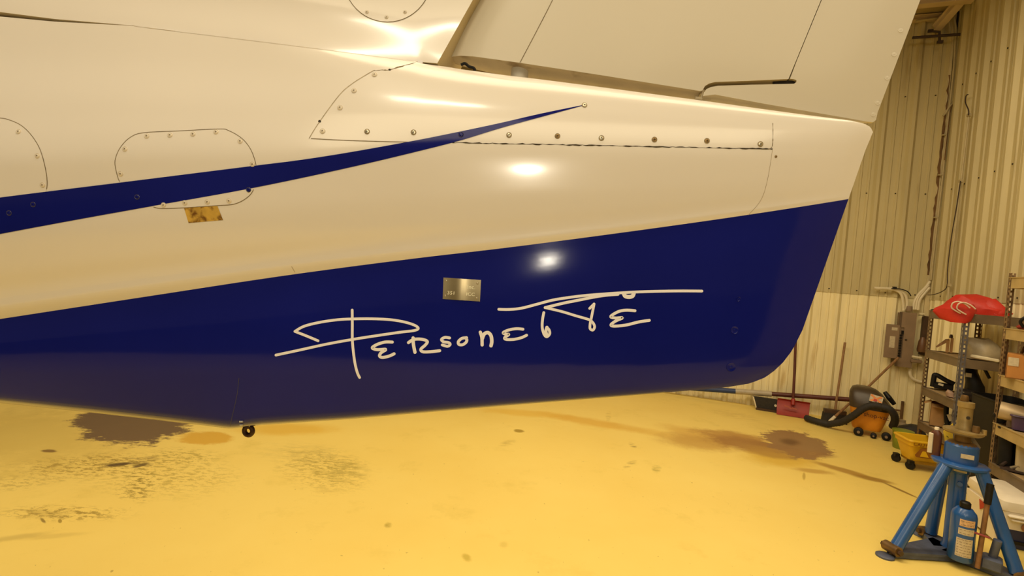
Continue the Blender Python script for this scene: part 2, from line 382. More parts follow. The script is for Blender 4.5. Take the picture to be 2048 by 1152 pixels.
# brace from the corner up to the roof, roof purlins
M_BEAM = mat('painted_steel_beam', (.60, .47, .30, 1), .55, var=.12, scale=5)
def beam(name, a, b, wid, hgt, m):
    a, b = Vector(a), Vector(b); d = b-a; q = d.to_track_quat('X', 'Z')
    mb = MB(); mb.box((d.length/2, 0, 0), (d.length, wid, hgt)); mb.box((d.length/2, 0, hgt/2), (d.length, wid*1.7, .012)); mb.box((d.length/2, 0, -hgt/2), (d.length, wid*1.7, .012))
    o = struct(part(name, mb, m, smooth=False)); o.location = a; o.rotation_mode = 'QUATERNION'; o.rotation_quaternion = q; return o
beam('trim_2', WB.world(WB.px(1873, 56, -.12)), WB.world(WB.px(1927, -6, -.45)), .05, .07, M_BEAM)
beam('trim_3', WB.world(WB.px(1780, 42, -.06)), WB.world(WB.px(1888, 33, -.06)), .05, .05, M_BEAM)
beam('trim_4', WB.world((-1, -.5, ZC-.06)), WB.world((2.15, -.5, ZC-.06)), .06, .10, M_BEAM)

# ================================================================== AIRCRAFT
B = math.atan(.12)
AX = np.array([cos(B), -sin(B), 0]); AN = np.array([-sin(B), -cos(B), 0]); AO = np.array([0, 1.22, 0.0])
def ap(x, y, t):
    """point on the near side: t metres off the aeroplane's plane of symmetry"""
    return hit(x, y, AO+AN*t, AN)
def mir(P): return P - 2*AN*float(np.dot(P-AO, AN))
def itp(x, tab):
    X = [p[0] for p in tab]; Y = [p[1] for p in tab]
    return float(np.interp(x, X, Y))
def sm(x, a, b):
    u = min(1, max(0, (x-a)/(b-a))); return u*u*(3-2*u)
def pchip(tab):
    X = np.array([p[0] for p in tab], float); Y = np.array([p[1] for p in tab], float); h = np.diff(X); d = np.diff(Y)/h
    m = np.zeros(len(X)); m[0], m[-1] = d[0], d[-1]
    for i in range(1, len(X)-1):
        m[i] = 0 if d[i-1]*d[i] <= 0 else 3*(h[i-1]+h[i])/((2*h[i]+h[i-1])/d[i-1]+(h[i]+2*h[i-1])/d[i])
    def f(x):
        x = min(max(x, X[0]), X[-1]); i = int(min(max(np.searchsorted(X, x)-1, 0), len(h)-1)); s = (x-X[i])/h[i]
        return float((1+2*s)*(1-s)**2*Y[i]+s*(1-s)**2*h[i]*m[i]+s*s*(3-2*s)*Y[i+1]+s*s*(s-1)*h[i]*m[i+1])
    return f
SEAMT = [(-400, -28), (-250, -10), (0, 24), (110, 38), (265, 51), (480, 78), (700, 106), (830, 123)]
DECK = [(836, 126), (889, 133), (925, 139), (956, 143), (1014, 151), (1080, 158.6), (1200, 174), (1401, 200.7), (1539, 220), (1613, 230), (1700, 241), (1728, 247), (1741, 254), (1746, 264)]
WEDGE = [(-400, 22), (-250, 17), (0, 9), (150, 4), (265, .6), (300, 0), (830, 0)]
YB = pchip([(-400, 700), (-250, 676), (0, 638), (300, 592), (585, 549), (845, 515), (1000, 497), (1260, 463), (1500, 429), (1697, 398), (1800, 380)])
YL = [(-400, 766), (-250, 780), (0, 806), (200, 827), (400, 850), (455, 857), (475, 856), (520, 850), (700, 838), (1000, 812), (1260, 791), (1380, 781), (1450, 775), (1500, 767), (1530, 755), (1548, 742)]
TE = [(-200, 1880), (100, 1800), (264, 1746), (300, 1731), (398, 1697), (560, 1640), (660, 1605), (700, 1585), (725, 1566), (742, 1548), (767, 1500), (860, 1300)]
def yT(x): return itp(x, SEAMT)+itp(x, WEDGE) if x < 832 else itp(x, DECK)
TM = pchip([(0, .009), (40, .024), (150, .049), (450, .092), (850, .140), (1250, .195), (1750, .262), (2200, .305)])
GL = pchip([(0, .66), (.12, .74), (.3, .89), (.5, 1), (.68, .99), (.84, .92), (.905, .858), (.935, .842), (.955, .838), (1, .77)])
GR = pchip([(0, .50), (.02, .60), (.06, .70), (.13, .80), (.2, .88), (.34, .97), (.47, 1), (.66, .975), (.82, .91), (.895, .858), (.93, .842), (.955, .838), (1, .77)])
GB = pchip([(0, .77), (.03, .772), (.30, .822), (.5, .828), (.90, .815), (.95, .795), (.978, .74), (.992, .65), (1, .54)])
def t_w(x, y):
    d = itp(y, TE)-x; a = yT(x); u = (y-a)/(YB(min(x, 1697))-a); k = sm(x, 520, 960)
    return TM(max(d, 0))*(GL(u)*(1-k)+GR(u)*k)
def t_b(x, y):
    d = itp(y, TE)-x; a = YB(min(x, 1697)); v = (y-a)/(itp(x, YL)-a)
    g = GB(v); k = sm(d, 0, 120); g = g*k+min(g, .9)*(1-k)
    return TM(max(d, 0))*g*1.0
def xfin(y): return 874.5+(126.5-y)*.562
def t_f(x, y):
    h = itp(x, SEAMT)-y; d = max(0, xfin(y)-x); tf = itp(d, [(0, .050), (200, .070), (500, .105), (900, .145), (1300, .18)])
    xs = min(x, 830); ts = TM(itp(yT(xs), TE)-xs)*(GL(0)*(1-sm(xs, 520, 960))+GR(0)*sm(xs, 520, 960))
    ts = max(ts, .060)
    return ts + (tf-ts)*sm(h, -30, 110)
def t_any(x, y):
    if y < yT(x): return t_f(x, y)
    return t_w(x, y) if y <= YB(min(x, 1697)) else t_b(x, y)
def surf(x, y, off=0.0):
    return ap(x, y, t_any(x, y)+off)
def nrm(x, y):
    a = surf(x+3, y)-surf(x-3, y); b = surf(x, y+3)-surf(x, y-3); n = np.cross(b, a); n /= np.linalg.norm(n)
    return n if np.dot(n, CAM-surf(x, y)) > 0 else -n
def byx(poly):
    X = [p[0] for p in poly]
    def f(q): x = X[0]+(X[-1]-X[0])*q; return np.array([x, itp(x, poly)])
    return f
def byl(poly):
    P = [np.array(p, float) for p in poly]; l = np.cumsum([0]+[np.linalg.norm(P[i+1]-P[i]) for i in range(len(P)-1)]); l = l/l[-1]
    return lambda q: np.array([np.interp(q, l, [p[0] for p in P]), np.interp(q, l, [p[1] for p in P])])
def coons(top, right, bot, left, us, vs):
    G = []
    t0, t1, b0, b1 = top(0), top(1), bot(0), bot(1)
    for v in vs:
        row = []
        for u in us:
            p = (1-v)*top(u)+v*bot(u)+(1-u)*left(v)+u*right(v)-((1-u)*(1-v)*t0+u*(1-v)*t1+(1-u)*v*b0+u*v*b1); row.append(p)
        G.append(row)
    return G
def dens(n, extra=()): return sorted(set([i/n for i in range(n+1)]+list(extra)))
plane_root = thing('airplane', (AO[0], AO[1], 0), 'white and dark blue airplane tail with rudder, close in front of the camera', 'airplane')
RO = np.array([AO[0], AO[1], 0])
def skin(name, G, tf, m, parent, close=('top', 'right', 'bottom', 'left'), label=None, capm=None, capped=()):
    near = [[ap(p[0], p[1], tf(p[0], p[1]))-RO for p in row] for row in G]
    far = [[mir(q+RO)-RO for q in row] for row in near]
    mb = MB(); mb.grid(near); mb.grid(far, flip=True)
    def strip(a, b, mi): mb.grid([a, b], mi)
    ed = {'top': (near[0], far[0]), 'bottom': (near[-1], far[-1]), 'left': ([r[0] for r in near], [r[0] for r in far]), 'right': ([r[-1] for r in near], [r[-1] for r in far])}
    for e in close: strip(ed[e][0], ed[e][1], 1 if e in capped else 0)
    return part(name, mb, [m, capm or m], parent, label)
# white tail cone
def topw(q):
    x = -400+(1746+400)*q; return np.array([x, yT(x)])
rightw = byl([(1746, 264), (1731, 300), (1697, 398)])
vs = sorted(set([0, .006, .015, .03, .05, .075]+[i/44 for i in range(4, 45)]+[.9, .915, .93, .945, .96]))
us = sorted(set([i/150 for i in range(151)]+[.985, .99, .994, .997, .9985]))
Gw = coons(topw, rightw, lambda q: np.array([-400+(1697+400)*q, YB(-400+2097*q)]), byl([(-400, yT(-400)), (-400, YB(-400))]), us, vs)
skin('tail_cone', Gw, t_w, WHITE, plane_root, ('top', 'right', 'left'), 'glossy white tapering tail cone')
# blue belly with the ventral fin
Gb = coons(lambda q: np.array([-400+2097*q, YB(-400+2097*q)]), byl([(1697, 398), (1640, 560), (1605, 660), (1585, 700), (1566, 725), (1548, 742)]), byx(YL), byl([(-400, YB(-400)), (-400, 766)]), us, sorted(set([i/30 for i in range(31)]+[.93, .95, .965, .98, .99])))
ventral = skin('ventral_fin', Gb, t_b, BLUE, plane_root, ('right', 'bottom', 'left'), 'dark blue belly and ventral fin with rounded rear corner')
# vertical fin
def topf(q): return np.array([-400+(xfin(-170)+400)*q, -170])
def botf(q): x = -400+(874.5+400)*q; return np.array([x, itp(x, SEAMT+[(874.5, 126.5)])])
Gf = coons(topf, byl([(xfin(-170), -170), (874.5, 126.5)]), botf, byl([(-400, -170), (-400, -28)]), [i/90 for i in range(91)], [1-(1-i/30)**1.3 for i in range(31)])
M_COVE = mat('fin_edge_primer', (.60, .49, .28, 1), .5, var=.05)
skin('vertical_fin', Gf, t_f, WHITE, plane_root, ('top', 'right', 'bottom', 'left'), 'white vertical fin', M_COVE, ('right', 'bottom'))
# rudder
def xle(y): return 892+(115-y)*.556
def xh(y): return 1577+(158-y)*.411
RB = [(892, 117), (905, 113), (920, 111.5), (945, 112.5), (985, 118), (1036, 125), (1200, 150), (1400, 182), (1405, 181), (1410, 172), (1418, 167), (1430, 164), (1500, 161.5), (1577, 158)]
TR = pchip([(0, .003), (4, .012), (14, .024), (35, .035), (70, .042), (140, .045), (400, .037), (700, .020), (760, .018)])
def t_r(x, y): return TR(max(0, x-xle(y)))
us = sorted(set([0, .003, .006, .01, .02, .03, .045, .06, .08]+[i/60 for i in range(6, 61)]+[(p[0]-892)/685 for p in RB]))
Gr = coons(lambda q: np.array([xle(-170)+(xh(-170)-xle(-170))*q, -170]), byl([(xh(-170), -170), (1577, 158)]), byx(RB), byl([(xle(-170), -170), (892, 117)]), us, dens(10))
rud = skin('rudder', Gr, t_r, RUDW, plane_root, ('top', 'right', 'bottom', 'left'), 'white rudder hung behind the fin', PRIMER, ('bottom', 'right'))
TABP = [(1406, 192), (1408, 185), (1413, 178), (1422, 174), (1436, 171.5), (1500, 169.5), (1588, 167.5), (1593, 164), (1593, 160.5), (1588, 158.5), (1580, 157.5)]
TABP += [(xh(y)+1.6, y) for y in (120, 60, 0, -80, -170)] + [(1748+(244-y)*.379, y) for y in (-170, -60, 60, 160, 225)] + [(1752, 240), (1746, 244.5), (1732, 243), (1711, 239), (1525, 206.6), (1430, 189)]
def t_t(x, y): return max(.004, .019-(x-xh(y))*.0000722) if x > xh(y) else .019+(xh(y)-x)*.00007
mb = MB(); nn = [ap(x, y, t_t(x, y))-RO for x, y in TABP]; ff = [mir(q+RO)-RO for q in nn]; n = len(nn)
mb.add(nn+ff, [tuple(range(n)), tuple(range(2*n-1, n-1, -1))]); mb.add(nn+ff, [(i, (i+1) % n, (i+1) % n+n, i+n) for i in range(n)], 1)
tab = part('trim_tab', mb, [RUDW, mat('tab_edge', (.62, .54, .36, 1), .5)], plane_root, 'white trim tab along the rudder trailing edge', smooth=False)
# dark end of the slot between rudder and tab
mb = MB(); mb.prism([ap(x, y, .006)-RO for x, y in [(1545, 161), (1590, 158), (1592, 167), (1545, 169)]], AN*.004); part('slot_dark_end', mb, DARK, plane_root, smooth=False)
# gap between rudder and tail cone: torque tube, bonding strap, stains
mb = MB(); c = ap(1040, 139, .0)-RO; mb.tube([c+np.array([0, 0, -.05]), c+np.array([0, 0, .035])], .021, 16); mb.tube([c+np.array([-.012, -.002, .03]), c+np.array([.05, -.002, .022])], .008); part('torque_tube', mb, mat('pale_fitting', (.62, .58, .48, 1), .5), plane_root)
mb = MB(); mb.tube([ap(x, y, .03)-RO for x, y in cr([(922, 130), (930, 127), (938, 133), (947, 136), (950, 141)], 5)], .0035, 8); part('bonding_strap', mb, BLACK, plane_root)
mb = MB(); mb.tube([ap(x, y, .02)-RO for x, y in [(1390, 196), (1404, 198)]], .004, 8); mb.tube([ap(x, y, .02)-RO for x, y in [(1402, 198), (1407, 180)]], .003, 8); part('hinge_pin', mb, PRIMER, plane_root)
mb = MB(); mb.box(ap(842, 127, .07)-RO, (.012, .02, .007)); part('gap_clip', mb, LETT, plane_root)
# --- things drawn on the skin
def drape(poly, off, rings=9, fn=surf):
    P = [np.array(p, float) for p in poly]; c = sum(P)/len(P); mb = MB(); G = []
    for k in range(rings+1):
        s = k/rings; G.append([fn(*(c+(p-c)*s), off)-RO for p in P+[P[0]]])
    mb.grid(G); return mb
def ribbon(mb, pts, wpx, off, fn=surf, caps=True, mi=0):
    P = [np.array(p[:2], float) for p in pts]; W = [p[2] if len(p) > 2 else wpx for p in pts]; L_, R_ = [], []
    n = len(P)
    for i in range(n):
        t = P[min(i+1, n-1)]-P[max(i-1, 0)]; t /= (np.linalg.norm(t)+1e-9); nn = np.array([-t[1], t[0]])
        L_.append(P[i]+nn*W[i]/2); R_.append(P[i]-nn*W[i]/2)
    mb.grid([[fn(*p, off)-RO for p in L_], [fn(*p, off)-RO for p in R_]], mi)
    if caps:
        for i, sg in ((0, -1), (n-1, 1)):
            t = P[min(i+1, n-1)]-P[max(i-1, 0)]; t /= np.linalg.norm(t); nn = np.array([-t[1], t[0]]); r = W[i]/2
            arc = [P[i]+nn*r*cos(a)+t*sg*r*sin(a) for a in np.linspace(0, pi, 8)]
            mb.add([fn(*p, off)-RO for p in arc], [tuple(range(8))], mi)
    return mb
def seam(name, pts, w, off, m, k=6, fn=surf, parent=None, jit=0.0, closed=False):
    q = cr(pts, k, closed)
    if closed: q.append(q[0])
    if jit: q = [(p[0], p[1]+random.uniform(-jit, jit), w*random.choice([.35, .6, 1, 1.5])) for p in q]
    mb = MB(); ribbon(mb, q, w, off, fn, False); return part(name, mb, m, parent or plane_root)
# stripe
ST = pchip([(-400, 449), (0, 395), (241, 365), (512, 331), (600, 320), (830, 281), (920, 263), (1000, 246), (1080, 227.5), (1168, 209.5)])
SB = pchip([(-400, 545), (0, 468), (150, 440), (300, 413), (500, 377), (690, 337), (830, 304), (920, 281), (1000, 256.5), (1100, 229), (1168, 210.5)])
mb = MB(); xs = [-400+1568*i/130 for i in range(131)]
mb.grid([[surf(x, ST(x)*(1-v)+SB(x)*v, .0007)-RO for x in xs] for v in [i/8 for i in range(9)]]); part('stripe', mb, BLUE, plane_root, 'dark blue stripe tapering to a point')
# screws
def screw_mesh(name, ring, head, slot):
    mb = MB(); n = 16
    mb.lathe([(.0062, -.0004), (.0062, .0003), (.0054, .0007), (.0047, .0003)], n=n, mi=0)
    mb.lathe([(.0044, 0), (.0042, .0008), (.003, .0013), (.001, .0014)], n=n, mi=1)
    mb.box((0, 0, .0013), (.0044, .0011, .0006), mi=2); mb.box((0, 0, .0013), (.0011, .0044, .0006), mi=2)
    return mb.mesh(name, [ring, head, slot])
RING = mat('screw_dimple_edge', (.30, .23, .12, 1), .6, var=.3, scale=200)
SC_W = screw_mesh('screw', mat('dimple_white', (.66, .58, .45, 1), .35), mat('painted_screw', (.74, .67, .55, 1), .3), mat('screw_slot', (.16, .11, .05, 1), .8))
_dw = mat('dimple_white', (.62, .53, .39, 1), .35)
_d = MB(); _d.lathe([(.0075, -.0003), (.0072, .0004), (.006, .0002), (.003, .0006), (.0008, .0008)], n=14); SC_P = _d.mesh('rivet', RUDW)
SC_D = screw_mesh('screw', RING, STEEL, CRACK)
SC_R = screw_mesh('screw', RING, mat('rusty_screw', (.30, .19, .07, 1), .5, .4, var=.5, scale=300), CRACK)
SC_B = screw_mesh('screw', mat('dimple_blue', (.035, .035, .10, 1), .25), BLUE, BLUE)
def screw(px, py, me, parent=None, s=1.0, off=.0006, fn=surf, lab=None):
    p = fn(px, py, off)-RO
    n = nrm(px, py) if fn is surf else AN
    q = Vector((0, 0, 1)).rotation_difference(Vector(n)) @ Matrix.Rotation(random.uniform(0, 1.5), 3, 'Z').to_quaternion()
    o = shared('screw', me, parent or plane_root, Matrix.LocRotScale(Vector(p), q, Vector((s, s, s))))
    if lab: o['label'] = lab
    return o
# access covers
OV = [(230, 330), (236, 356), (241, 366), (252, 388), (272, 403), (307, 414), (325, 417), (369, 415.5), (437, 411), (469, 408), (493, 396), (507, 379), (513, 350), (512, 330), (502, 300), (484, 277), (457, 261), (437, 258), (354, 262), (286, 265.5), (260, 275), (242, 293), (232, 313)]
ovs = cr(OV, 4, True)
ac = part('access_cover', drape(ovs, .00035), WHITE, plane_root, 'oval white access cover crossed by the stripe')
def stripe_clip(p): return ST(p[0]) < p[1] < SB(p[0])
for seg in ([p for p in ovs+ovs if 1][:],):
    run = []; runs = []
    for p in ovs+[ovs[0]]:
        if stripe_clip(p):
            if len(run) > 1: runs.append(run)
            run = []
        else: run.append(p)
    if len(run) > 1: runs.append(run)
    mb = MB()
    for r in runs: ribbon(mb, r, 1.4, .0005, surf, False)
    part('seam', mb, SEAM, ac)
for p in [(249.7, 298), (293.7, 272), (340, 270), (386, 268), (432, 263.5), (480.5, 282), (504.7, 328.4), (241, 347.6), (369.5, 405.7), (414.7, 403.7), (458, 401.6)]: screw(*p, SC_W, ac, .95)
screw(327, 410, SC_W, ac, .9); screw(497, 379.5, SC_B, ac, .9, .0009); screw(274, 394, SC_B, ac, .9, .0009)
LO = [(-150, 300), (-100, 255), (-40, 236), (0, 236), (22, 241), (44, 252), (64, 272), (80, 299), (90, 334), (94, 362), (92, 384), (84, 410), (70, 430), (40, 452), (-20, 468), (-90, 450), (-140, 400)]
los = cr(LO, 4, True)
ac2 = part('access_cover', drape(los, .00035), WHITE, plane_root, 'large round white access cover cut by the left picture edge')
mb = MB(); ribbon(mb, [p for p in los if not stripe_clip(p) and p[1] < 400 and p[0] > -60], 1.4, .0005, surf, False); part('seam', mb, SEAM, ac2)
for p in [(37, 263), (74.5, 311.5), (85, 370), (-5, 245)]: screw(*p, SC_W, ac2, .95)
for p in [(18, 426), (66, 409)]: screw(*p, SC_B, ac2, .95, .0009)
TO = [(775+88*cos(a), -45+89*sin(a)) for a in np.linspace(0, 2*pi, 49)[:-1]]
ac3 = part('access_cover', drape(TO, .0004), WHITE, plane_root, 'round white inspection cover on the fin')
mb = MB(); ribbon(mb, TO+[TO[0]], 1.4, .0006, surf, False); part('seam', mb, SEAM, ac3)
for p in [(734, 24), (773, 34.5), (810, 24)]: screw(*p, SC_W, ac3, .75)
# rear fairing plate
FP = [(618, 277), (628, 260), (640, 242), (660, 214), (684, 184), (706, 166), (728, 152), (747, 141)]
seam('fairing_seam', FP, 1.5, .0004, SEAMF)
seam('fairing_seam', [(747, 141), (765, 140), (780, 139), (805, 132), (832, 125)], 1.5, .0004, SEAM, jit=.5)
seam('fairing_seam', [(622, 277), (700, 281), (830, 284.5), (905, 285)], 1.6, .0004, SEAM)
fq = [(905+20*i, 285+13*i*20/640) for i in range(33)]
seam('fairing_seam', fq, 1.9, .0004, CRACK, k=3, jit=.7)
seam('fairing_seam', [(1536, 298.5), (1542, 296), (1545, 290), (1546, 268), (1545.5, 246)], 1.4, .0004, SEAM, jit=.3)
for p, me in [((645, 262), SC_W), ((734, 263), SC_D), ((827, 264.5), SC_D), ((1018, 270), SC_D), ((1115, 272), SC_R), ((1203, 276), SC_D), ((1309, 279), SC_R), ((1414, 281.5), SC_R), ((1521, 288), SC_D), ((1169, 210), SC_D), ((749, 149), SC_W), ((708, 181), SC_W), ((680, 215), SC_W)]: screw(*p, me)
screw(922, 269, SC_B, off=.0009); screw(1552, 313, SC_R, s=.5)
mb = MB(); mb.lathe([(.0035, 0), (.003, .0006)], surf(639, 243)-RO, 10, AN); part('screw_hole', mb, DARK, plane_root)
mb = MB(); mb.lathe([(.003, 0), (.002, .0006)], surf(779, 140)-RO, 10, AN); part('screw_hole', mb, DARK, plane_root)
# tail cone end-cap joint, fin root joint, rudder sheet joint
seam('fin_seam', [(265, 51), (300, 56), (480, 78), (700, 106), (828, 123)], .9, .0004, SEAMF)
seam('tail_seam', [(1545, 300), (1535, 360), (1522, 400), (1497, 430)], .8, .0004, SEAMF)
seam('ridge_seam', [(583, 533), (590, 545)], 1, .0004, SEAMF)
surf_r = lambda x, y, off=0: ap(x, y, t_r(x, y)+off)
seam('rudder_seam', [(1150, -100), (1105, 0), (1040, 125)], 1.4, .0006, SEAM, fn=surf_r)
for y in (14, 55, 105, 150, 205, 238): pass
surf_t = lambda x, y, off=0: ap(x, y, t_t(x, y)+off)
for px_, py_ in [(1811, 60), (1798, 108), (1784, 155), (1765, 205), (1756, 228)]: screw(px_-10, py_, SC_P, tab, .75, .0004, surf_t)
# tan patch under the oval cover
mb = MB(); qd = [(368, 416), (435, 412), (446, 440), (377, 446)]
mb.grid([[surf(qd[0][0]*(1-u)*(1-v)+qd[1][0]*u*(1-v)+qd[2][0]*u*v+qd[3][0]*(1-u)*v, qd[0][1]*(1-u)*(1-v)+qd[1][1]*u*(1-v)+qd[2][1]*u*v+qd[3][1]*(1-u)*v, .0006)-RO for u in [i/6 for i in range(7)]] for v in [i/3 for i in range(4)]])
part('adhesive_patch', mb, mat('old_adhesive', (.58, .36, .06, 1), .5, var=.2, scale=40, dirt=(110, 70, 15), dscale=55, dlev=.56), plane_root, 'stained yellow-brown patch')
# handwriting, one part per letter
def z1(pts, k=7): return cr([(520+x/3.84, 480+y/3.84) for x, y in pts], k)
def z2(pts, k=7): return cr([(960+x/3.84, 460+y/3.84) for x, y in pts], k)
LW = 5.3
letters = [
 [(z1([(708, 538), (709, 640), (709, 760), (716, 850), (730, 950), (748, 1020), (765, 1056)]), LW),
  (z1([(446, 774), (360, 738), (268, 702)], 4), LW), (z1([(268, 702), (340, 662), (460, 632), (600, 612), (720, 606), (860, 605), (1000, 612), (1110, 630), (1190, 656), (1215, 680), (1180, 696), (1080, 708), (900, 734), (720, 762), (520, 798), (300, 846), (122, 884)]), LW)],
 [(z1([(1016, 784), (960, 784), (900, 802), (862, 828), (900, 842), (966, 840), (930, 866), (918, 890), (940, 902), (990, 892), (1030, 874)]), 6.0)],
 [(z1([(1176, 752), (1178, 800), (1190, 862)]), 6.5), (z1([(1140, 788), (1180, 764), (1240, 762), (1284, 778), (1270, 806), (1236, 838), (1250, 858), (1310, 858), (1380, 850)]), 6.0)],
 [(z1([(1456, 752), (1420, 748), (1394, 764), (1410, 782), (1448, 788), (1460, 802), (1440, 816), (1400, 806)]), 5.6)],
 [(z1([(1586, 750), (1550, 756), (1524, 780), (1528, 802), (1556, 804), (1582, 786), (1588, 764), (1572, 750)]), 5.8)],
 [(z1([(1692, 708), (1704, 750), (1706, 806)]), 6.4), (z1([(1706, 760), (1722, 722), (1752, 712), (1774, 736), (1780, 780), (1774, 812)]), 7)],
 [(z2([(330, 762), (280, 758), (220, 768), (178, 788), (196, 800), (222, 802), (190, 826), (200, 840), (260, 840), (320, 826), (358, 808)]), 5.6)],
 [(z2([(490, 634), (480, 690), (478, 750), (492, 800), (512, 820), (534, 800), (532, 770), (514, 748)]), 5.4), (z2([(514, 748), (506, 780), (514, 810)]), 6.5)],
 [(z2([(144, 609), (230, 610), (320, 600), (430, 572), (560, 538), (700, 516), (820, 502), (1000, 488), (1200, 476), (1400, 470), (1560, 468), (1704, 469)]), 5.4),
  (z2([(1060, 494), (960, 502), (860, 518), (740, 542), (640, 562), (500, 596)]), 5.6),
  (z2([(500, 596), (620, 624), (740, 660), (830, 686), (862, 706), (880, 740), (868, 768), (846, 758), (846, 720), (854, 680), (866, 620), (876, 568)]), 5.2), (z2([(876, 568), (842, 602)], 3), 5.2)],
 [(z2([(1106, 492), (1116, 508), (1142, 514), (1170, 508), (1180, 490)]), 8)],
 [(z2([(1190, 620), (1120, 616), (1060, 628), (1004, 664), (1040, 676), (1094, 674), (1040, 700), (1006, 728), (1030, 738), (1120, 730), (1220, 706), (1300, 694)]), 5.8)],
]
for i, st in enumerate(letters):
    mb = MB()
    for k, (pts, wd_) in enumerate(st): ribbon(mb, pts, wd_, .0006+.00006*k)
    part('letter' if i != 9 else 'letter', mb, LETT, ventral)
# maker's plate
qd = [(887, 555), (962, 560), (960, 603), (885.5, 598)]
def pl(u, v, off=.0012):
    x = qd[0][0]*(1-u)*(1-v)+qd[1][0]*u*(1-v)+qd[2][0]*u*v+qd[3][0]*(1-u)*v; y = qd[0][1]*(1-u)*(1-v)+qd[1][1]*u*(1-v)+qd[2][1]*u*v+qd[3][1]*(1-u)*v
    return surf(x, y, off)-RO
mb = MB(); us = [i/12 for i in range(13)]; vv = [i/4 for i in range(5)]
def wav(u): return .0016*math.exp(-((u-.42)/.16)**2)
mb.grid([[pl(u, v, .0010+wav(u)) for u in us] for v in vv])
for v in (0, 1): mb.grid([[pl(u, v, .0010+wav(u)) for u in us], [pl(u, v, 0) for u in us]])
for u in (0, 1): mb.grid([[pl(u, v, .0010) for v in vv], [pl(u, v, 0) for v in vv]])
plate = part('data_plate', mb, BRASSY, ventral, 'small brushed metal data plate')
for u, v in [(.07, .14), (.91, .17), (.06, .84), (.90, .86)]:
    p = pl(u, v, .0012); shared('rivet', SC_D, plate, Matrix.LocRotScale(Vector(p), Vector((0, 0, 1)).rotation_difference(Vector(AN)), Vector((.42, .42, .42))))
def on_plate(s, u, v, size, sx=1.0):
    me = text_mesh(s, size, .0002); me.materials.clear(); me.materials.append(PLTXT); o = link('plate_text', me, plate)
    p = Vector(pl(u, v, .0019)); e1 = Vector(pl(u+.05, v))-Vector(pl(u-.05, v)); e1.normalize(); nz = Vector(nrm(920, 580)); e2 = nz.cross(e1).normalized(); nz = e1.cross(e2)
    o.matrix_local = Matrix(((e1.x*sx, e2.x, nz.x, p.x), (e1.y*sx, e2.y, nz.y, p.y), (e1.z*sx, e2.z, nz.z, p.z), (0, 0, 0, 1)))
on_plate('Inc.', .75, .36, .0135); on_plate('351', .22, .70, .0105, 1.2); on_plate('ICC', .74, .70, .0105, 1.15)
# dimples low on the fin, tie-down ring, belly joint
for px_, py_, s in [(1469, 660, 1.5), (1462, 734, 1.9), (1477, 598, .9)]:
    mb = MB(); mb.lathe([(.0058*s, -.001), (.0055*s, .0012), (.0045*s, .0004), (.0018*s, .0003), (.0014*s, .0012), (.0004, .0014)], (0, 0, 0), 20)
    o = part('rivet_cup', mb, BLUE, ventral); o.matrix_local = Matrix.LocRotScale(Vector(surf(px_, py_)-RO), Vector((0, 0, 1)).rotation_difference(Vector(nrm(px_, py_))), Vector((1, 1, 1)))
seam('belly_seam', [(478, 756), (474, 790), (465, 830), (460, 853)], 1.1, .0004, mat('blue_scuff', (.04, .04, .075, 1), .4), parent=ventral)
mb = MB(); c = ap(497, 861.5, .0)-RO; k = 1.22/1000*1.02
ringp = [c+AX*(9.2*k*cos(a))+np.array([0, 0, 9.2*k*sin(a)]) for a in np.linspace(0, 2*pi, 25)[:-1]]
mb.tube(ringp, .0062, 10, closed=True); mb.tube([c+np.array([0, 0, .008]), c+np.array([0, 0, .035])], .009, 10)
part('tie_down_ring', mb, mat('rusty_iron', (.06, .025, .012, 1), .5, .3, var=.4, scale=120), ventral, 'rusty tie-down ring')
mb = MB(); mb.tube([surf(479, 843, .002)-RO, surf(486, 843, .002)-RO], .0022, 8); mb.tube([surf(480, 850, .002)-RO, surf(486, 849.5, .002)-RO], .0022, 8); part('ring_bolt', mb, mat('worn_metal', (.5, .5, .5, 1), .4, .6), ventral)

# ================================================================== BACK WALL THINGS
TUBEW = mat('white_conduit', (.72, .64, .46, 1), .45, var=.06)
GREYB = mat('breaker_box_grey', (.24, .165, .105, 1), .5, var=.1, scale=8)
PAPER = mat('paper_label', (.55, .47, .33, 1), .7, var=.12, scale=60)
WOOD = mat('worn_wood', (.26, .135, .05, 1), .6, var=.35, scale=9, streak=(8, 8, .6))
MAROON = mat('maroon_paint', (.095, .022, .014, 1), .45, var=.2)
def WBp(x, y, off): return WB.px(x, y, -off)
bb = thing('breaker_box', WB, 'brown-grey electrical breaker box with open door on the back wall', 'breaker box')
a = WBp(1804, 623, .13); b_ = WBp(1841, 624, .13); c_ = WBp(1795, 733, .13)
x0, x1, z1_, z0_ = a[0]-.015, b_[0]-.03, a[2]-.005, c_[2]+.0
W_, Hh = x1-x0, z1_-z0_; cx, cz = (x0+x1)/2, (z0_+z1_)/2
part('body', MB().box((cx, -.06, cz), (W_-.02, .10, Hh-.02)), GREYB, bb, smooth=False)
cov = MB(); cov.box((cx+W_*.17, -.118, cz), (W_*.66, .016, Hh)); cov.box((x0+.012, -.118, cz), (.024, .016, Hh)); cov.box((x0+W_*.17, -.118, z1_-Hh*.14), (W_*.34, .016, Hh*.28)); cov.box((x0+W_*.17, -.118, z0_+Hh*.08), (W_*.34, .016, Hh*.16))
part('cover', cov, GREYB, bb, smooth=False)
for i in range(9):
    part('breaker', MB().box((x0+W_*.19, -.118, z1_-Hh*(.43+.047*i)), (W_*.16, .02, Hh*.034)), BLACK, bb, smooth=False)
part('main_switch', MB().box((x0+W_*.26, -.122, z1_-Hh*.37), (W_*.10, .025, Hh*.06)), BLACK, bb, smooth=False)
d0 = WBp(1773, 646, .16); d1 = WBp(1766, 713, .16)
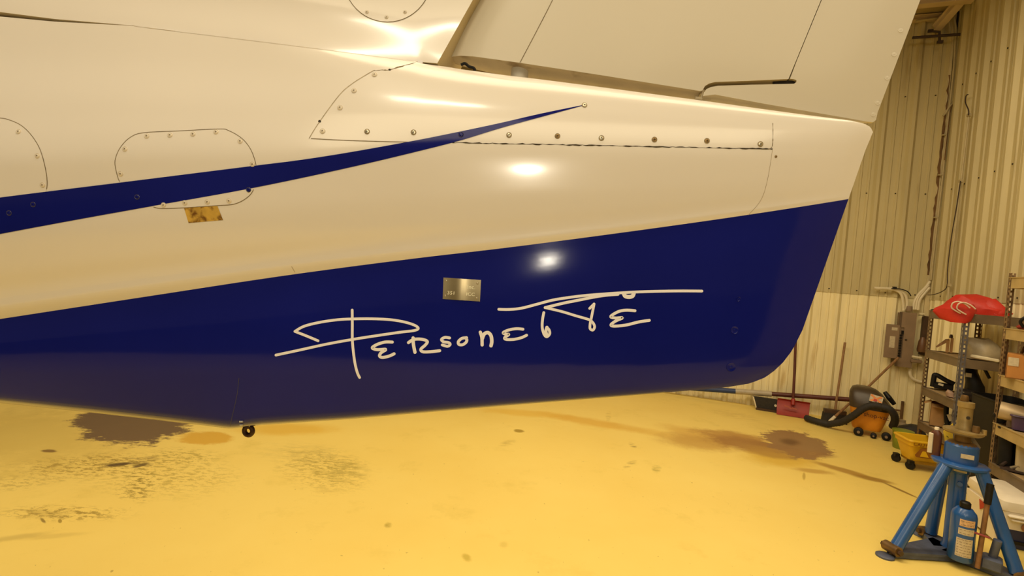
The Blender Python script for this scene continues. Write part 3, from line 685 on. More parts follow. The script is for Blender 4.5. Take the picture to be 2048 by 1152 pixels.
dr = part('door', MB().box((0, 0, 0), (x0-d0[0]-.0, .012, d0[2]-d1[2]), bev=.004), GREYB, bb); dr.location = ((x0+d0[0])/2+.005, -.145, (d0[2]+d1[2])/2-.01)
dw, dh = x0-d0[0], d0[2]-d1[2]
part('door_label', MB().box((.03*dw, -.008, -.02*dh), (.40*dw, .003, .34*dh)), PAPER, dr, smooth=False); part('door_label', MB().box((.12*dw, -.008, .37*dh), (.42*dw, .003, .09*dh)), PAPER, dr, smooth=False)
part('latch', MB().lathe([(.012, 0), (.012, .006), (.004, .009)], (x0+W_*.5, -.126, cz-.0), 10, (0, -1, 0)), CRACK, bb)
def tubeW(name, pts, off, r, m, parent, k=6, n=8):
    return part(name, MB().tube(cr([WB.px(p[0], p[1], -(p[2] if len(p) > 2 else off)) for p in pts], k), r, n), m, parent)
cl = thing('conduit_bundle', WB, 'bundle of pale bent conduits and cables above the breaker box', 'conduit')
for pts in ([(1807, 621), (1806, 603), (1802, 588), (1790, 580), (1770, 577), (1748, 576)], [(1813, 619), (1814, 602), (1809, 588), (1797, 580), (1776, 577), (1752, 577)], [(1827, 619), (1829, 603), (1838, 588), (1850, 576), (1860, 563)], [(1836, 620), (1839, 601), (1848, 588), (1859, 575)], [(1831, 619), (1836, 596), (1846, 583), (1857, 570)]):
    tubeW('pipe', pts, .085, .016, TUBEW, cl)
tubeW('cable', [(1783, 577), (1800, 578), (1815, 583), (1822, 592)], .12, .006, BLACK, cl)
part('clamp', MB().box(WBp(1789, 575, .1), (.035, .05, .02)), BLACK, cl)
part('connector', MB().lathe([(.03, -.035), (.035, -.01), (.03, .03)], (WBp(1818, 617, .09)), 12), GREYB, cl)
lo = tag(part('drain_conduit', MB().tube(cr([WBp(1820, 737, .07), WBp(1820, 748, .07), WBp(1825, 757, .07), WBp(1838, 763, .07), WBp(1848, 764, .07)], 6), .017, 8), TUBEW), 'pale conduit elbow hanging below the breaker box', 'conduit'); lo.location = WB.o; lo.rotation_euler = (0, 0, WB.rz)
sb = thing('disconnect_switch', WB, 'dark brown switch box with white lever right beside the breaker box', 'switch box')
BRN = mat('dark_brown_case', (.06, .03, .014, 1), .5, var=.3)
p = WBp(1850, 632, .08); q = WBp(1842, 710, .08)
part('case', MB().box(((p[0]+q[0])/2+.02, -.05, (p[2]+q[2])/2), (.07, .09, p[2]-q[2]), bev=.01), BRN, sb)
part('meter', MB().lathe([(.045, 0), (.05, .03), (.04, .13), (.02, .18)], WBp(1843, 704, .11), 14), mat('brown_cap', (.13, .06, .025, 1), .4), sb)
part('lever', MB().tube([WBp(1824, 713, .15), WBp(1843, 716, .15)], .014, 8), TUBEW, sb)
part('tray', MB().box(WBp(1831, 722, .12), (.11, .09, .04), bev=.008), GREYB, sb)
part('strap', MB().box(WBp(1843, 627, .12), (.05, .03, .012)), TUBEW, sb)
part('strap', MB().box(WBp(1843, 631, .12), (.05, .03, .006)), BLACK, sb)
# bar and wires high in the corner
br = thing('wall_bar', WB, 'dark metal bar on a bracket high in the corner', 'bar')
IRON = mat('dark_iron', (.045, .025, .018, 1), .6, var=.3)
part('bar', MB().tube([WBp(1825, 75.5, .22), WBp(1946, 67, .22)], .017, 8), IRON, br)
part('bracket', MB().tube([WBp(1860, 62.5, .2), WBp(1879, 64, .2), WBp(1879, 83, .2), WBp(1877, 85, .2)], .014, 8), IRON, br)
part('plate', MB().box(WBp(1880, 84, .2), (.055, .03, .03)), IRON, br); part('plate', MB().box(WBp(1861, 62, .2), (.05, .03, .03)), IRON, br)
part('stay', MB().tube([WBp(1879, 70, .2), WBp(1884, 72, .01)], .018, 8), M_BEAM, br)
cr1 = thing('corner_conduit', WB, 'pale conduit running down the corner from the roof', 'conduit')
TUBED = mat('dull_conduit', (.46, .38, .21, 1), .5, var=.08)
tubeW('pipe', [(1902, -4), (1906, 20), (1910, 45), (1912, 62), (1910, 90), (1907, 140), (1895, 250), (1884, 365), (1866, 520), (1862, 560)], .10, .011, TUBED, cr1)
tubeW('elbow', [(1832, 42), (1860, 38), (1888, 37), (1896, 41), (1900, 52), (1900, 72)], .12, .011, TUBED, cr1)
tubeW('strap', [(1915, 205), (1906, 207), (1898, 215), (1892, 225), (1886, 232)], .12, .011, TUBED, cr1); tubeW('cable', [(1915, 204), (1905, 210), (1901, 222), (1896, 260), (1889, 320)], .14, .005, M_RUST, cr1)
for y in (270, 350, 435): part('pipe_clip', MB().box(WBp(1902-.105*(y-140), y, .10), (.04, .03, .012)), TUBED, cr1)
wc = thing('wall_conduit', WR, 'thin conduit with a hooked cable on the right wall', 'conduit')
def WRp(x, y, off): return WR.px(x, y, -off)
part('pipe', MB().tube([WRp(1938, 228, .06), WRp(1922, 362, .06), WRp(1899, 555, .06), WRp(1896, 600, .06)], .010, 8), TUBED, wc)
part('cable', MB().tube(cr([WRp(*p, .075) for p in [(1936, 189), (1932, 192), (1931, 205), (1937, 220), (1937, 230)]], 5), .006, 6), IRON, wc)
part('cable', MB().tube(cr([WRp(*p, .075) for p in [(1921, 362), (1912, 420), (1902, 480), (1895, 540), (1894, 572), (1884, 583), (1868, 589), (1856, 590)]], 5), .005, 6), IRON, wc)
for xx, y in ((1938, 230), (1922, 362), (1898, 570)): part('pipe_clip', MB().box(WRp(xx, y, .06), (.04, .03, .03)), TUBED, wc)

# ================================================================== TOOLS BY THE BACK WALL
RED = mat('red_plastic', (.30, .022, .012, 1), .45, var=.15, scale=9)
f = Frame(WB.world((0, -.30, 0)), WB.rz)
sh = thing('snow_shovel', f, 'red snow shovel standing upright against the back wall', 'shovel')
bl = [f.px(1556, 797), f.px(1619, 806), f.px(1615.5, 836), f.px(1552, 825)]
x0 = bl[3][0]; x1 = bl[2][0]; zt = bl[0][2]; G = []
for i in range(9):
    v = i/8; G.append([(x0+(x1-x0)*u+(.02 if u > .5 else .01)*v*1.0, -.10*(1-v)**2+.04-.14*(v > .9)*(v-.9)*2, .004+(zt-.0)*v) for u in [j/8 for j in range(9)]])
mb = MB(); mb.grid(G); mb.grid([[(p[0], p[1]+.008, p[2]) for p in r] for r in G], flip=True)
for k in range(8):
    for r in (0, 8): mb.add([G[r][k], G[r][k+1], (G[r][k+1][0], G[r][k+1][1]+.008, G[r][k+1][2]), (G[r][k][0], G[r][k][1]+.008, G[r][k][2])], [(0, 1, 2, 3)])
blade = part('blade', mb, RED, sh)
hp = [f.px(1586, 802, .02), f.px(1589, 745, .06), f.px(1591, 690, .12), f.px(1594, 600, .16)]
part('handle', MB().tube(hp, .0165, 10), MAROON, sh)
part('socket', MB().tube([f.px(1586, 810, -.01), f.px(1586.5, 798, .02)], .024, 10), RED, sh)
p = f.px(1579, 816, -.1)
mb = MB()
for k in range(5): mb.box((p[0]-.04+.03*k, -.05, p[2]-.004*k+random.uniform(-.008, .008)), (.028, .004, .016), ry=.3)
part('worn_mark', mb, mat('worn_red', (.40, .10, .065, 1), .6), blade)
# long pole lying against the wall
f = Frame(WB.world((0, -.16, 0)), WB.rz)
lp = thing('long_pole', f, 'long maroon pole with blue and pale grey grips along the back wall', 'pole')
e0 = np.array(f.px(1395, 777)); e1 = np.array(f.px(1712, 800)); d = (e1-e0)/np.linalg.norm(e1-e0)
k0 = e0-d*(e0[2]/d[2]-.03) if d[2] > 0 else e0-d*1.1
pm = lambda x: np.array(f.px(x, 777+(x-1395)*.0726))
e1b = e1+d*.25
part('shaft', MB().tube([pm(1543), e1b], .029, 10), MAROON, lp)
part('sleeve', MB().tube([pm(1471), pm(1543)], .038, 12), mat('pale_grey_grip', (.42, .36, .26, 1), .4), lp)
part('grip', MB().tube([k0, pm(1473)], .035, 12), mat('blue_grip', (.02, .04, .13, 1), .5), lp)
# push broom and mop handle
f = Frame(WB.world((0, -.28, 0)), WB.rz)
pb = thing('push_broom', f, 'dark push broom with a thin wooden handle leaning on the back wall', 'broom')
bx0 = f.px(1646, 838); bx1 = f.px(1690, 845)
part('handle', MB().tube([f.px(1668, 834), f.px(1679, 760, .08), f.px(1690, 685, .2)], .014, 8), WOOD, pb)
part('block', MB().box(((bx0[0]+bx1[0])/2, 0, .13), (bx1[0]-bx0[0], .07, .05)), BRN, pb)
part('bristles', MB().box(((bx0[0]+bx1[0])/2, 0, .055), (bx1[0]-bx0[0]+.01, .085, .11), taper=1.08), RUBBER, pb, kind='stuff')
f = Frame(WB.world((0, -.42, 0)), WB.rz)
mh = thing('mop_stick', f, 'pale wooden mop stick leaning diagonally behind the vacuum', 'stick')
part('shaft', MB().tube([f.px(1661, 841), f.px(1735, 775, .13), f.px(1797, 715, .25)], .014, 8), WOOD, mh)
part('tip', MB().tube([f.px(1659, 843), f.px(1670, 833, .01)], .018, 8), TUBEW, mh, 'pale worn end')
f = Frame(WB.world((0, -.25, 0)), WB.rz)
sq = thing('floor_squeegee', f, 'black floor squeegee lying by the wall left of the shovel', 'squeegee')
s0 = f.px(1504, 812); s1 = f.px(1556, 822)
mb = MB(); mb.prism([(s0[0], 0, .165), (s0[0]+.05, 0, .03), (s1[0]+.35, 0, .03), (s1[0]+.35, 0, .165)], (0, .05, 0)); part('blade', mb, RUBBER, sq, smooth=False)
part('end_cap', MB().prism([(s0[0]-.004, -.004, .165), (s0[0]+.045, -.004, .02), (s0[0]+.06, -.004, .02), (s0[0]+.012, -.004, .165)], (0, .058, 0)), TUBEW, sq, smooth=False)
part('base_strip', MB().box(((s0[0]+s1[0])/2+.2, .01, .015), (s1[0]-s0[0]+.3, .06, .03)), BRN, sq, smooth=False)
part('bolt', MB().lathe([(.016, 0), (.016, .012)], (s1[0]-.035, 0, .09), 8, (0, -1, 0)), TUBEW, sq)

# vacuum cleaner
f = facing(1736, 868, .0)
vc = thing('shop_vacuum', f, 'orange and black wheeled workshop vacuum with a black hose', 'vacuum cleaner')
ORG = mat('orange_plastic', (.72, .27, .015, 1), .4, var=.08, scale=5)
LID = mat('vacuum_lid', (.050, .033, .018, 1), .42, var=.15)
def zp(x, y): return (1660+x/7.2, 740+y/7.2)
def Vp(x, y, dy=0): return f.px(*zp(x, y), dy)
tl, tr, br_, bl_ = Vp(288, 500), Vp(862, 590), Vp(770, 925), Vp(305, 850)
zb = .07; zt = (tl[2]+tr[2])/2+.01; xa, xb = tl[0], tr[0]; xm = (xa+xb)/2
def superring(cx, cy, hx, hy, z, n=28, e=.45):
    r = []
    for j in range(n):
        a = 2*pi*j/n; c, s = cos(a), sin(a); r.append((cx+hx*abs(c)**e*(1 if c > 0 else -1), cy+hy*abs(s)**e*(1 if s > 0 else -1), z))
    return r
def loft(rings, mi=0, mb=None):
    mb = mb or MB(); n = len(rings[0]); vs = [p for r in rings for p in r]; fs = []
    for i in range(len(rings)-1):
        for j in range(n): fs.append((i*n+j, i*n+(j+1) % n, (i+1)*n+(j+1) % n, (i+1)*n+j))
    fs += [tuple(range(n-1, -1, -1)), tuple(range((len(rings)-1)*n, len(rings)*n))]
    mb.add(vs, fs, mi); return mb
hx = (xb-xa)/2
part('tank', loft([superring(xm-.01, 0, hx*.72, .15, zb), superring(xm-.01, 0, hx*.78, .165, zb+.03), superring(xm, 0, hx*.9, .19, zt-.10), superring(xm, 0, hx, .205, zt-.02), superring(xm, 0, hx*1.02, .21, zt)]), ORG, vc)
lt = Vp(520, 252); ll = Vp(318, 400); lr = Vp(850, 470)
part('lid', loft([superring(xm, 0, hx*1.03, .215, zt), superring(xm, 0, hx*1.04, .215, zt+.045), superring(xm-.02, 0, hx*.98, .20, zt+.09), superring(xm-.05, 0, hx*.83, .17, zt+.16), superring(xm-.07, 0, hx*.62, .13, zt+.205), superring(xm-.08, 0, hx*.35, .08, lt[2]+.01)]), LID, vc)
part('handle', MB().tube([Vp(790, 320, -.05), Vp(850, 400, -.08), Vp(925, 490, -.06)], [.022, .028, .022], 10), BLACK, vc)
for x, y, r, dy in ((418, 812, 70, -.20), (632, 885, 45, -.17), (820, 865, 66, -.15)):
    c = Vp(x, y, dy); rr = r/7.2/205; c = (c[0], c[1], rr)
    wl = part('wheel', MB().lathe([(rr*.5, -.03), (rr, -.022), (rr, .022), (rr*.5, .03)], c, 20, (0, -1, 0)), BLACK, vc); part('hub', MB().lathe([(rr*.35, 0), (rr*.3, .012)], (c[0], c[1]-.03, c[2]), 12, (0, -1, 0)), GREYB, wl)
c = Vp(740, 528, -.23); part('port', MB().tube([(c[0]+.033*cos(a), c[1], c[2]+.033*sin(a)) for a in np.linspace(0, 2*pi, 17)[:-1]], .007, 6, closed=True), mat('grey_ring', (.3, .26, .22, 1), .4), vc); 
hs = [Vp(x, y, d) for x, y, d in [(-345, 690, -.02), (-250, 760, -.08), (-120, 800, -.12), (20, 775, -.15), (180, 745, -.2), (330, 660, -.25), (470, 560, -.27), (610, 510, -.275), (740, 528, -.27), (850, 560, -.27), (920, 640, -.25), (935, 730, -.2), (900, 820, -.14)]]
hs = [(p[0], p[1], max(p[2], .045)) for p in cr(hs, 8)]
part('hose', MB().tube(hs, [.036+.003*(i % 2) for i in range(len(hs))], 12), RUBBER, vc)
a, b_ = Vp(580, 335), Vp(755, 445)
lb = MB(); lb.box((0, 0, 0), (.12, .004, .09)); lbo = part('label', lb, PAPER, vc); c = Vp(668, 390, -.17); lbo.location = (c[0], c[1]-.022, c[2]-.02); lbo.rotation_euler = (-.62, .15, 0)
ORG2 = mat('label_orange', (.75, .25, .05, 1), .5); RD2 = mat('label_red', (.45, .03, .02, 1), .5)
part('label_mark', MB().box((0, -.003, 0), (.13, .003, .022), ry=.6).box((0, -.0035, 0), (.12, .003, .022), ry=-.7), ORG2, lbo); part('label_mark', MB().box((-.005, -.006, -.02), (.03, .003, .03)), RD2, lbo)
c = Vp(675, 652, -.2); text_on('lettering', 'shop-vac', .068, vc, (c[0]-.005, -.2175, c[2]-.012), mat('dark_red_print', (.07, .010, .005, 1), .5), rz=.0, tilt=pi/2+.0, sx=.95)
# odds and ends at the foot of the wall
f2 = facing(1808, 880)
gb = tag(part('black_bundle', loft([superring(0, 0, .13, .10, 0), superring(.01, 0, .15, .12, .05), superring(.02, 0, .12, .10, .12), superring(.05, 0, .05, .06, .17)]), RUBBER), 'black crumpled bundle on the floor behind the yellow bucket', 'bundle')
p = fl(1817, 878); gb.location = (p[0], p[1], 0); gb.rotation_euler = (0, 0, f2.rz)
p = fl(1803, 868); jb = tag(part('plastic_jar', MB().lathe([(.05, 0), (.055, .02), (.055, .11), (.03, .14), (.03, .17)], (0, 0, 0), 14), mat('cloudy_plastic', (.35, .28, .18, 1), .3)), 'small cloudy jar on the floor between vacuum and shelf', 'jar'); jb.location = (p[0], p[1], 0)
p = WB.world((WBp(1804, 820, .04)[0], -.04, 0)); sp = tag(part('floor_pipe', MB().tube([(0, 0, 0), (0, 0, .34)], .017, 8).tube([(-.12, 0, .22), (0, 0, .22)], .012, 8), M_RUST), 'short rusty pipe stub by the back wall beside the vacuum', 'pipe'); sp.location = p; sp.rotation_euler = (0, 0, WB.rz)

# mop bucket
YEL = mat('yellow_plastic', (.74, .44, .015, 1), .4, var=.08, scale=4)
f = facing(1816, 940, .0); th = radians(28)
f = Frame(f.o, f.rz+th)
mk = thing('mop_bucket', f, 'yellow wheeled mop bucket behind the blue jack', 'mop bucket')
zr = f.px(1817, 881)[2]; LX, LY = .46, .25
def ringq(i, z): return [(-i+.0, -i, z), (LX+i, -i, z), (LX+i, LY+i, z), (-i, LY+i, z)]
def rring(i, z, r=.03, n=5):
    pts = []; cs = [(-i+r, -i+r, pi), (LX+i-r, -i+r, 1.5*pi), (LX+i-r, LY+i-r, 0), (-i+r, LY+i-r, .5*pi)]
    for cx, cy, a0 in cs:
        for k in range(n): a = a0+k/(n-1)*pi/2; pts.append((cx+r*cos(a), cy+r*sin(a), z))
    return pts
zb = .085
mb = MB(); rs = [rring(-.035, zb), rring(.0, zr-.05), rring(.01, zr-.045), rring(.016, zr), rring(.002, zr), rring(-.04, zb+.02)]; loft(rs, mb=mb); part('tub', mb, YEL, mk)
part('rim', MB().tube([(p[0], p[1], zr) for p in rring(.014, zr)], .012, 8, closed=True), YEL, mk)
part('skid', MB().box((LX/2, LY/2, zb-.012), (LX*.8, LY*.8, .024)), mat('dark_yellow_base', (.36, .19, .01, 1), .5), mk)
for x, y in ((-.01, .03), (LX-.08, .03), (-.03, LY-.02), (LX-.08, LY-.02)):
    cs = part('caster', MB().lathe([(.02, -.016), (.038, -.012), (.038, .012), (.02, .016)], (x+.04, y, .038), 16, (cos(.6), sin(.6), 0)), BLACK, mk); part('fork', MB().box((x+.04, y, .07), (.04, .05, .03)), BLACK, cs)
PRT = mat('caution_print', (.28, .10, .01, 1), .5)
zt_ = f.px(1847, 890)[2]; xt = f.px(1847, 890)[0]
text_on('lettering', 'CAUTION', .047, mk, (xt+.01, -.016, zt_), PRT, 0, pi/2-.10, .92)
zt_ = f.px(1847, 906)[2]; tri = MB(); tri.prism([(xt-.065, -.028, zt_-.04), (xt+.065, -.028, zt_-.04), (xt+.075, -.028, zt_-.02), (xt+.03, -.023, zt_+.045), (xt-.03, -.023, zt_+.045), (xt-.075, -.028, zt_-.02)], (0, .002, 0)); part('warning_sign', tri, PRT, mk, smooth=False)
tri = MB(); tri.prism([(xt-.035, -.031, zt_-.03), (xt+.035, -.031, zt_-.03), (xt+.01, -.026, zt_+.02), (xt-.015, -.026, zt_+.02)], (0, .002, 0)); part('warning_figure', tri, YEL, mk, smooth=False)
part('latch', MB().lathe([(.012, 0), (.008, .012)], (xt+.03, -.012, zr-.035), 8, (0, -1, 0)), YEL, mk)
p = fl(1803, 897); gn = thing('green_pail', Frame(p, 0), 'lime green pail half hidden behind the yellow mop bucket', 'pail')
GRN = mat('lime_plastic', (.22, .26, .02, 1), .45)
part('body', MB().lathe([(.075, 0), (.08, .01), (.092, .19), (.085, .19), (.07, .02)], (.0, .0, 0), 18), GRN, gn); part('rim', MB().lathe([(.092, .18), (.098, .185), (.098, .195), (.092, .198)], (0, 0, 0), 18), GRN, gn)

# ================================================================== SHELVING
POSTR = mat('rusty_angle_steel', (.20, .13, .07, 1), .5, .3, var=.4, scale=20)
POSTG = mat('grey_angle_steel', (.15, .14, .15, 1), .45, .3, var=.25, scale=20)
BEAMG = mat('grey_shelf_beam', (.16, .115, .07, 1), .5, .1, var=.2, scale=8)
BEAMT = mat('tan_shelf_beam', (.46, .34, .15, 1), .5, .1, var=.15, scale=8)
BOARD = mat('particle_board', (.45, .31, .15, 1), .8, var=.2, scale=60)
_pm = {}
def post(parent, x, y, h, sx, sy, m, name='post'):
    """slotted angle post: two punched flanges"""
    key = (round(h, 3), sx, sy, m.name)
    if key not in _pm:
        mb = MB(); wdt, th = .040, .003
        n = int(h/.038)
        for ax in (0, 1):
            s = sx if ax == 0 else sy
            def bx(a0, a1, z0, z1):
                c = s*(a0+a1)/2; d = a1-a0
                if ax == 0: mb.box((c, sy*th/2, (z0+z1)/2), (d, th, z1-z0))
                else: mb.box((sx*th/2, c, (z0+z1)/2), (th, d, z1-z0))
            bx(0, .014, 0, h); bx(.028, wdt, 0, h)
            for k in range(n+1): bx(.014, .028, k*.038, min(h, k*.038+.016))
        _pm[key] = mb.mesh(name, m, smooth=False)
    o = link(name, _pm[key], parent); o.location = (x, y, 0); return o
def shelf(parent, x0, x1, y0, y1, z, m, hb=.075, sag=0.0):
    """z is the upper face; beams hang below"""
    s = part('shelf', MB().box(((x0+x1)/2, (y0+y1)/2, z-.010), (x1-x0-.012, y1-y0-.012, .016)), BOARD, parent, smooth=False)
    for yy in (y0+.006, y1-.006): part('beam', MB().box(((x0+x1)/2, yy, z-hb/2+.006), (x1-x0-.008, .010, hb)).box(((x0+x1)/2, yy, z+.004), (x1-x0-.008, .020, .006)), m, s, smooth=False)
    for xx in (x0+.006, x1-.006): part('beam', MB().box((xx, (y0+y1)/2, z-hb/2+.006), (.010, y1-y0-.022, hb)), m, s, smooth=False)
    return s
FO = .47                                 # front face of both units off the right wall
def W1(x, y, off=FO): return WR.px(x, y, -off)
u1 = thing('shelving_unit', WR, 'grey steel shelving unit in the corner with a red bag on top', 'shelf')
xa, xb = W1(1850, 705)[0], W1(1921, 712)[0]; yf, yb = -FO, -.06
Z1 = [W1(1857, 622)[2], W1(1850, 700)[2], W1(1842, 774)[2], W1(1837, 842)[2]]
for x, y, sx, sy, m in ((xa, yf, 1, 1, POSTR), (xb, yf, -1, 1, POSTG), (xa, yb, 1, -1, POSTR), (xb, yb, -1, -1, POSTR)): post(u1, x, y, Z1[0]+.01, sx, sy, m)
for z in Z1: shelf(u1, xa, xb, yf, yb, z, BEAMG)
u2 = thing('shelving_unit', WR, 'tan-beamed steel shelving unit nearer the camera behind the jack', 'shelf')
xc = W1(1995, 760)[0]; xd = xc+.95
Z2 = [W1(2020, 562)[2]+.02, W1(2006, 657)[2], W1(1996, 750)[2], W1(1984, 845)[2], W1(1973, 921)[2]]
for x, y, sx, sy in ((xc, yf, 1, 1), (xd, yf, -1, 1), (xc, yb, 1, -1), (xd, yb, -1, -1)): post(u2, x, y, Z2[0]+.04, sx, sy, POSTR)
for z in Z2: shelf(u2, xc, xd, yf, yb, z, BEAMT if z > .4 else BEAMG, .08)
print('SHELF', [round(v, 3) for v in Z1], [round(v, 3) for v in Z2], round(xa, 2), round(xb, 2), round(xc, 2))

def spot(px_, off, z): p = WR.px(px_, 700, -off); return p
def xat(px_, off, z):
    """local x on the right wall frame where picture column px_ meets height z at this offset"""
    lo_, hi_ = -1.0, 4.0
    for _ in range(40):
        mid = (lo_+hi_)/2; P = WR.world((mid, -off, z)); q = RC.T@(P-CAM); xx = 1024-FPX*q[0]/q[2]
        if xx < px_: lo_ = mid
        else: hi_ = mid
    return (lo_+hi_)/2
def zat(py_, x, off):
    P = WR.world((x, -off, 0)); lo_, hi_ = 0, 5
    for _ in range(40):
        mid = (lo_+hi_)/2; q = RC.T@(np.array([P[0], P[1], mid])-CAM); yy = 576+FPX*q[1]/q[2]
        if yy > py_: lo_ = mid
        else: hi_ = mid
    return (lo_+hi_)/2
def RF(x, off, z): return Frame(WR.world((x, -off, 0)), WR.rz), z+.008
# red cloth bag on top of the corner unit: lumpy folded shell
import bmesh
from mathutils import noise as mn
def blob(rings, seed, amp, freq=6):
    mb = loft(rings); out = []
    for v in mb.v:
        q = mn.noise(Vector(v)*freq+Vector((seed, 0, 0))); r = mn.noise(Vector(v)*freq*2.3+Vector((0, seed, 0)))
        out.append((v[0]+amp*q, v[1]+amp*r*.6, v[2]+(amp*(q+r)*.55 if v[2] > .015 else 0)))
    mb.v = out; return mb
REDC = mat('red_nylon', (.50, .022, .010, 1), .55, var=.15, scale=7, bump=.3, bscale=25)
f, z = RF(xat(1957, .26, Z1[0]), .26, Z1[0])
yaw = Frame(f.o, -atan2(f.o[0], f.o[1]))
rb = thing('red_bag', yaw, 'slumped red nylon bag with white cord on the corner shelf top', 'bag', z=z)
part('bag_body', blob([superring(0.0, 0, .21, .11, 0, 36, .8), superring(-.01, 0, .235, .13, .03, 36, .8), superring(-.02, .01, .20, .11, .09, 36, .8), superring(-.05, .02, .13, .08, .145, 36, .8), superring(-.08, .03, .06, .04, .175, 36, .9)], 3, .06), REDC, rb)
bx_, by_, _ = yaw.inv(WR.world((xb-.03, -(FO+.055), z)))
part('bag_flap', blob([superring(bx_+.01, by_-.005, .05, .02, -.085, 30, .9), superring(bx_, by_, .10, .038, -.06, 30, .9), superring(bx_-.01, by_+.005, .135, .045, -.005, 30, .9), superring(bx_+.0, by_+.03, .13, .075, .03, 30, .9), superring(bx_+.02, by_+.07, .09, .08, .075, 30, .9), superring(bx_+.03, by_+.10, .03, .03, .10, 30, .9)], 8, .03), REDC, rb)
part('bag_fold', blob([superring(.12, -.05, .10, .06, .01, 30, .9), superring(.12, -.05, .12, .07, .04, 30, .9), superring(.08, -.04, .08, .05, .10, 30, .9), superring(.05, -.03, .03, .02, .13, 30, .9)], 5, .04), REDC, rb)
CORD = mat('white_cord', (.70, .58, .45, 1), .6)
for dx, dz in ((0, 0), (11, 2)):
    pc = [yaw.px(x+dx, y+dz, by_-.085) for x, y in [(1921, 627), (1912, 622), (1903, 615), (1906, 606), (1917, 603), (1930, 608), (1940, 616)]]
    part('cord', MB().tube(cr([(p[0], p[1]+.012*abs(k-3), p[2]-z) for k, p in enumerate(pc)], 6), .0055, 8), CORD, rb)
pth = [(xat(x, .36, Z1[0]), -.36+.02*(i % 2), zat(y, xat(x, .36, Z1[0]), .36)) for i, (x, y) in enumerate([(1862, 622), (1872, 617), (1880, 613), (1888, 618), (1896, 620), (1904, 619)])]
cb = tag(part('black_cable', MB().tube(cr([(p[0], p[1], max(p[2], Z1[0]+.014)) for p in pth], 6), .006, 6), BLACK), 'thin black cable on the corner shelf top left of the red bag', 'cable'); cb.location = WR.o; cb.rotation_euler = (0, 0, WR.rz)
def on_shelf(name, label, cat, px0, px1, pytop, off, z, build, depth=None, yaw_cam=True):
    x0_, x1_ = xat(px0, off, z), xat(px1, off, z); xm_ = (x0_+x1_)/2; h = max(.02, zat(pytop, xm_, off)-z-.008)
    lo_b, hi_b = (xa+.10, xb-.16) if z in Z1 else (xc+.14, xd-.05)
    tg = min(max(xm_, lo_b), hi_b)
    if abs(tg-xm_) > 1e-4:                   # slide it along the line of sight until it stands inside its shelf
        g_ = lambda o_: xat((px0+px1)/2, o_, z)-tg
        a_, c_ = .14, .40
        if g_(a_)*g_(c_) > 0: off = a_ if abs(g_(a_)) < abs(g_(c_)) else c_
        else:
            for _ in range(25):
                off = (a_+c_)/2
                if g_(a_)*g_(off) <= 0: c_ = off
                else: a_ = off
        x0_, x1_ = xat(px0, off, z), xat(px1, off, z); xm_ = (x0_+x1_)/2; h = max(.02, zat(pytop, xm_, off)-z-.008)
    fr, zz = RF(xm_, off, z)
    P0_ = WR.world((x0_, -off, z)); P1_ = WR.world((x1_, -off, z))
    if yaw_cam:
        fr = Frame(fr.o, -atan2(fr.o[0], fr.o[1])); wdt = abs(px1-px0)/ (FPX*(1+(fr.o[0]/fr.o[1])**2)/np.hypot(fr.o[0], fr.o[1]))
    else: wdt = abs(x1_-x0_)
    o = thing(name, fr, label, cat, z=zz); build(o, wdt, h); return o
CARD = mat('cardboard', (.40, .22, .08, 1), .8, var=.12, scale=14)
CARDO = mat('orange_cardboard', (.46, .20, .045, 1), .75, var=.1, scale=10)
def carton(m=CARD, d=.22, flaps=False, label_=False):
    def b(o, w_, h):
        t = .006; mb = MB(); mb.box((0, 0, t/2), (w_, d, t))
        for s in (-1, 1): mb.box((s*(w_/2-t/2), 0, h/2), (t, d, h)); mb.box((0, s*(d/2-t/2), h/2), (w_, t, h))
        if not flaps: mb.box((-w_/4, 0, h+t/2), (w_/2-.002, d, t)); mb.box((w_/4, 0, h+t/2), (w_/2-.002, d, t))
        part('body', mb, m, o, smooth=False)
        if flaps:
            part('flap', MB().box((-w_*.72, -d*.2, h*1.02), (w_*.5, d*.6, t), ry=-.5), m, o, smooth=False); part('flap', MB().box((w_*.1, -d*.62, h*.95), (w_, d*.3, t), rx=.35), m, o, smooth=False)
        if label_: part('label', MB().box((-w_*.28, -d/2-.002, h*.72), (w_*.34, .002, h*.36)), PAPER, o, smooth=False)
    return b
# second shelf: wooden angle block and cloudy foam
def woodblock(o, w_, h):
    part('upright', MB().box((w_*.12, 0, h*.40), (w_*.18, .08, h*.8)).box((w_*.32, .01, h*.45), (w_*.16, .08, h*.9)), CARD, o, smooth=False)
    part('slanted_piece', MB().prism([(-w_*.5, -.04, h*.28), (-w_*.44, -.04, h*.22), (w_*.08, -.04, h*.62), (w_*.16, -.04, h*.82), (-w_*.02, -.04, h*.80)], (0, .09, 0)), WOOD, o, smooth=False)
    part('cap', MB().lathe([(w_*.1, 0), (w_*.1, .02), (w_*.06, .035)], (w_*.25, 0, h*.9), 12), BRN, o)
on_shelf('wooden_bracket', 'brown wooden angle piece on the second shelf of the corner unit', 'bracket', 1871, 1909, 672, .28, Z1[1], woodblock)
FOAM = mat('dusty_clear_plastic', (.36, .30, .20, 1), .4, var=.25, scale=9)
def foam(o, w_, h):
    part('bag', blob([superring(0, 0, w_*.5, .12, 0, 30, .7), superring(0, 0, w_*.52, .13, h*.4, 30, .7), superring(-.03, 0, w_*.46, .12, h*.75, 30, .7), superring(-.06, 0, w_*.34, .08, h, 30, .7)], 11, .035), FOAM, o)
    part('folded_edge', MB().box((.01, -.15, .02), (w_*.85, .03, .03), ry=.08, bev=.008), TUBEW, o)
on_shelf('plastic_bundle', 'dusty wrapped plastic bundle on the second shelf of the corner unit', 'bundle', 1934, 2002, 678, .27, Z1[1], foam)
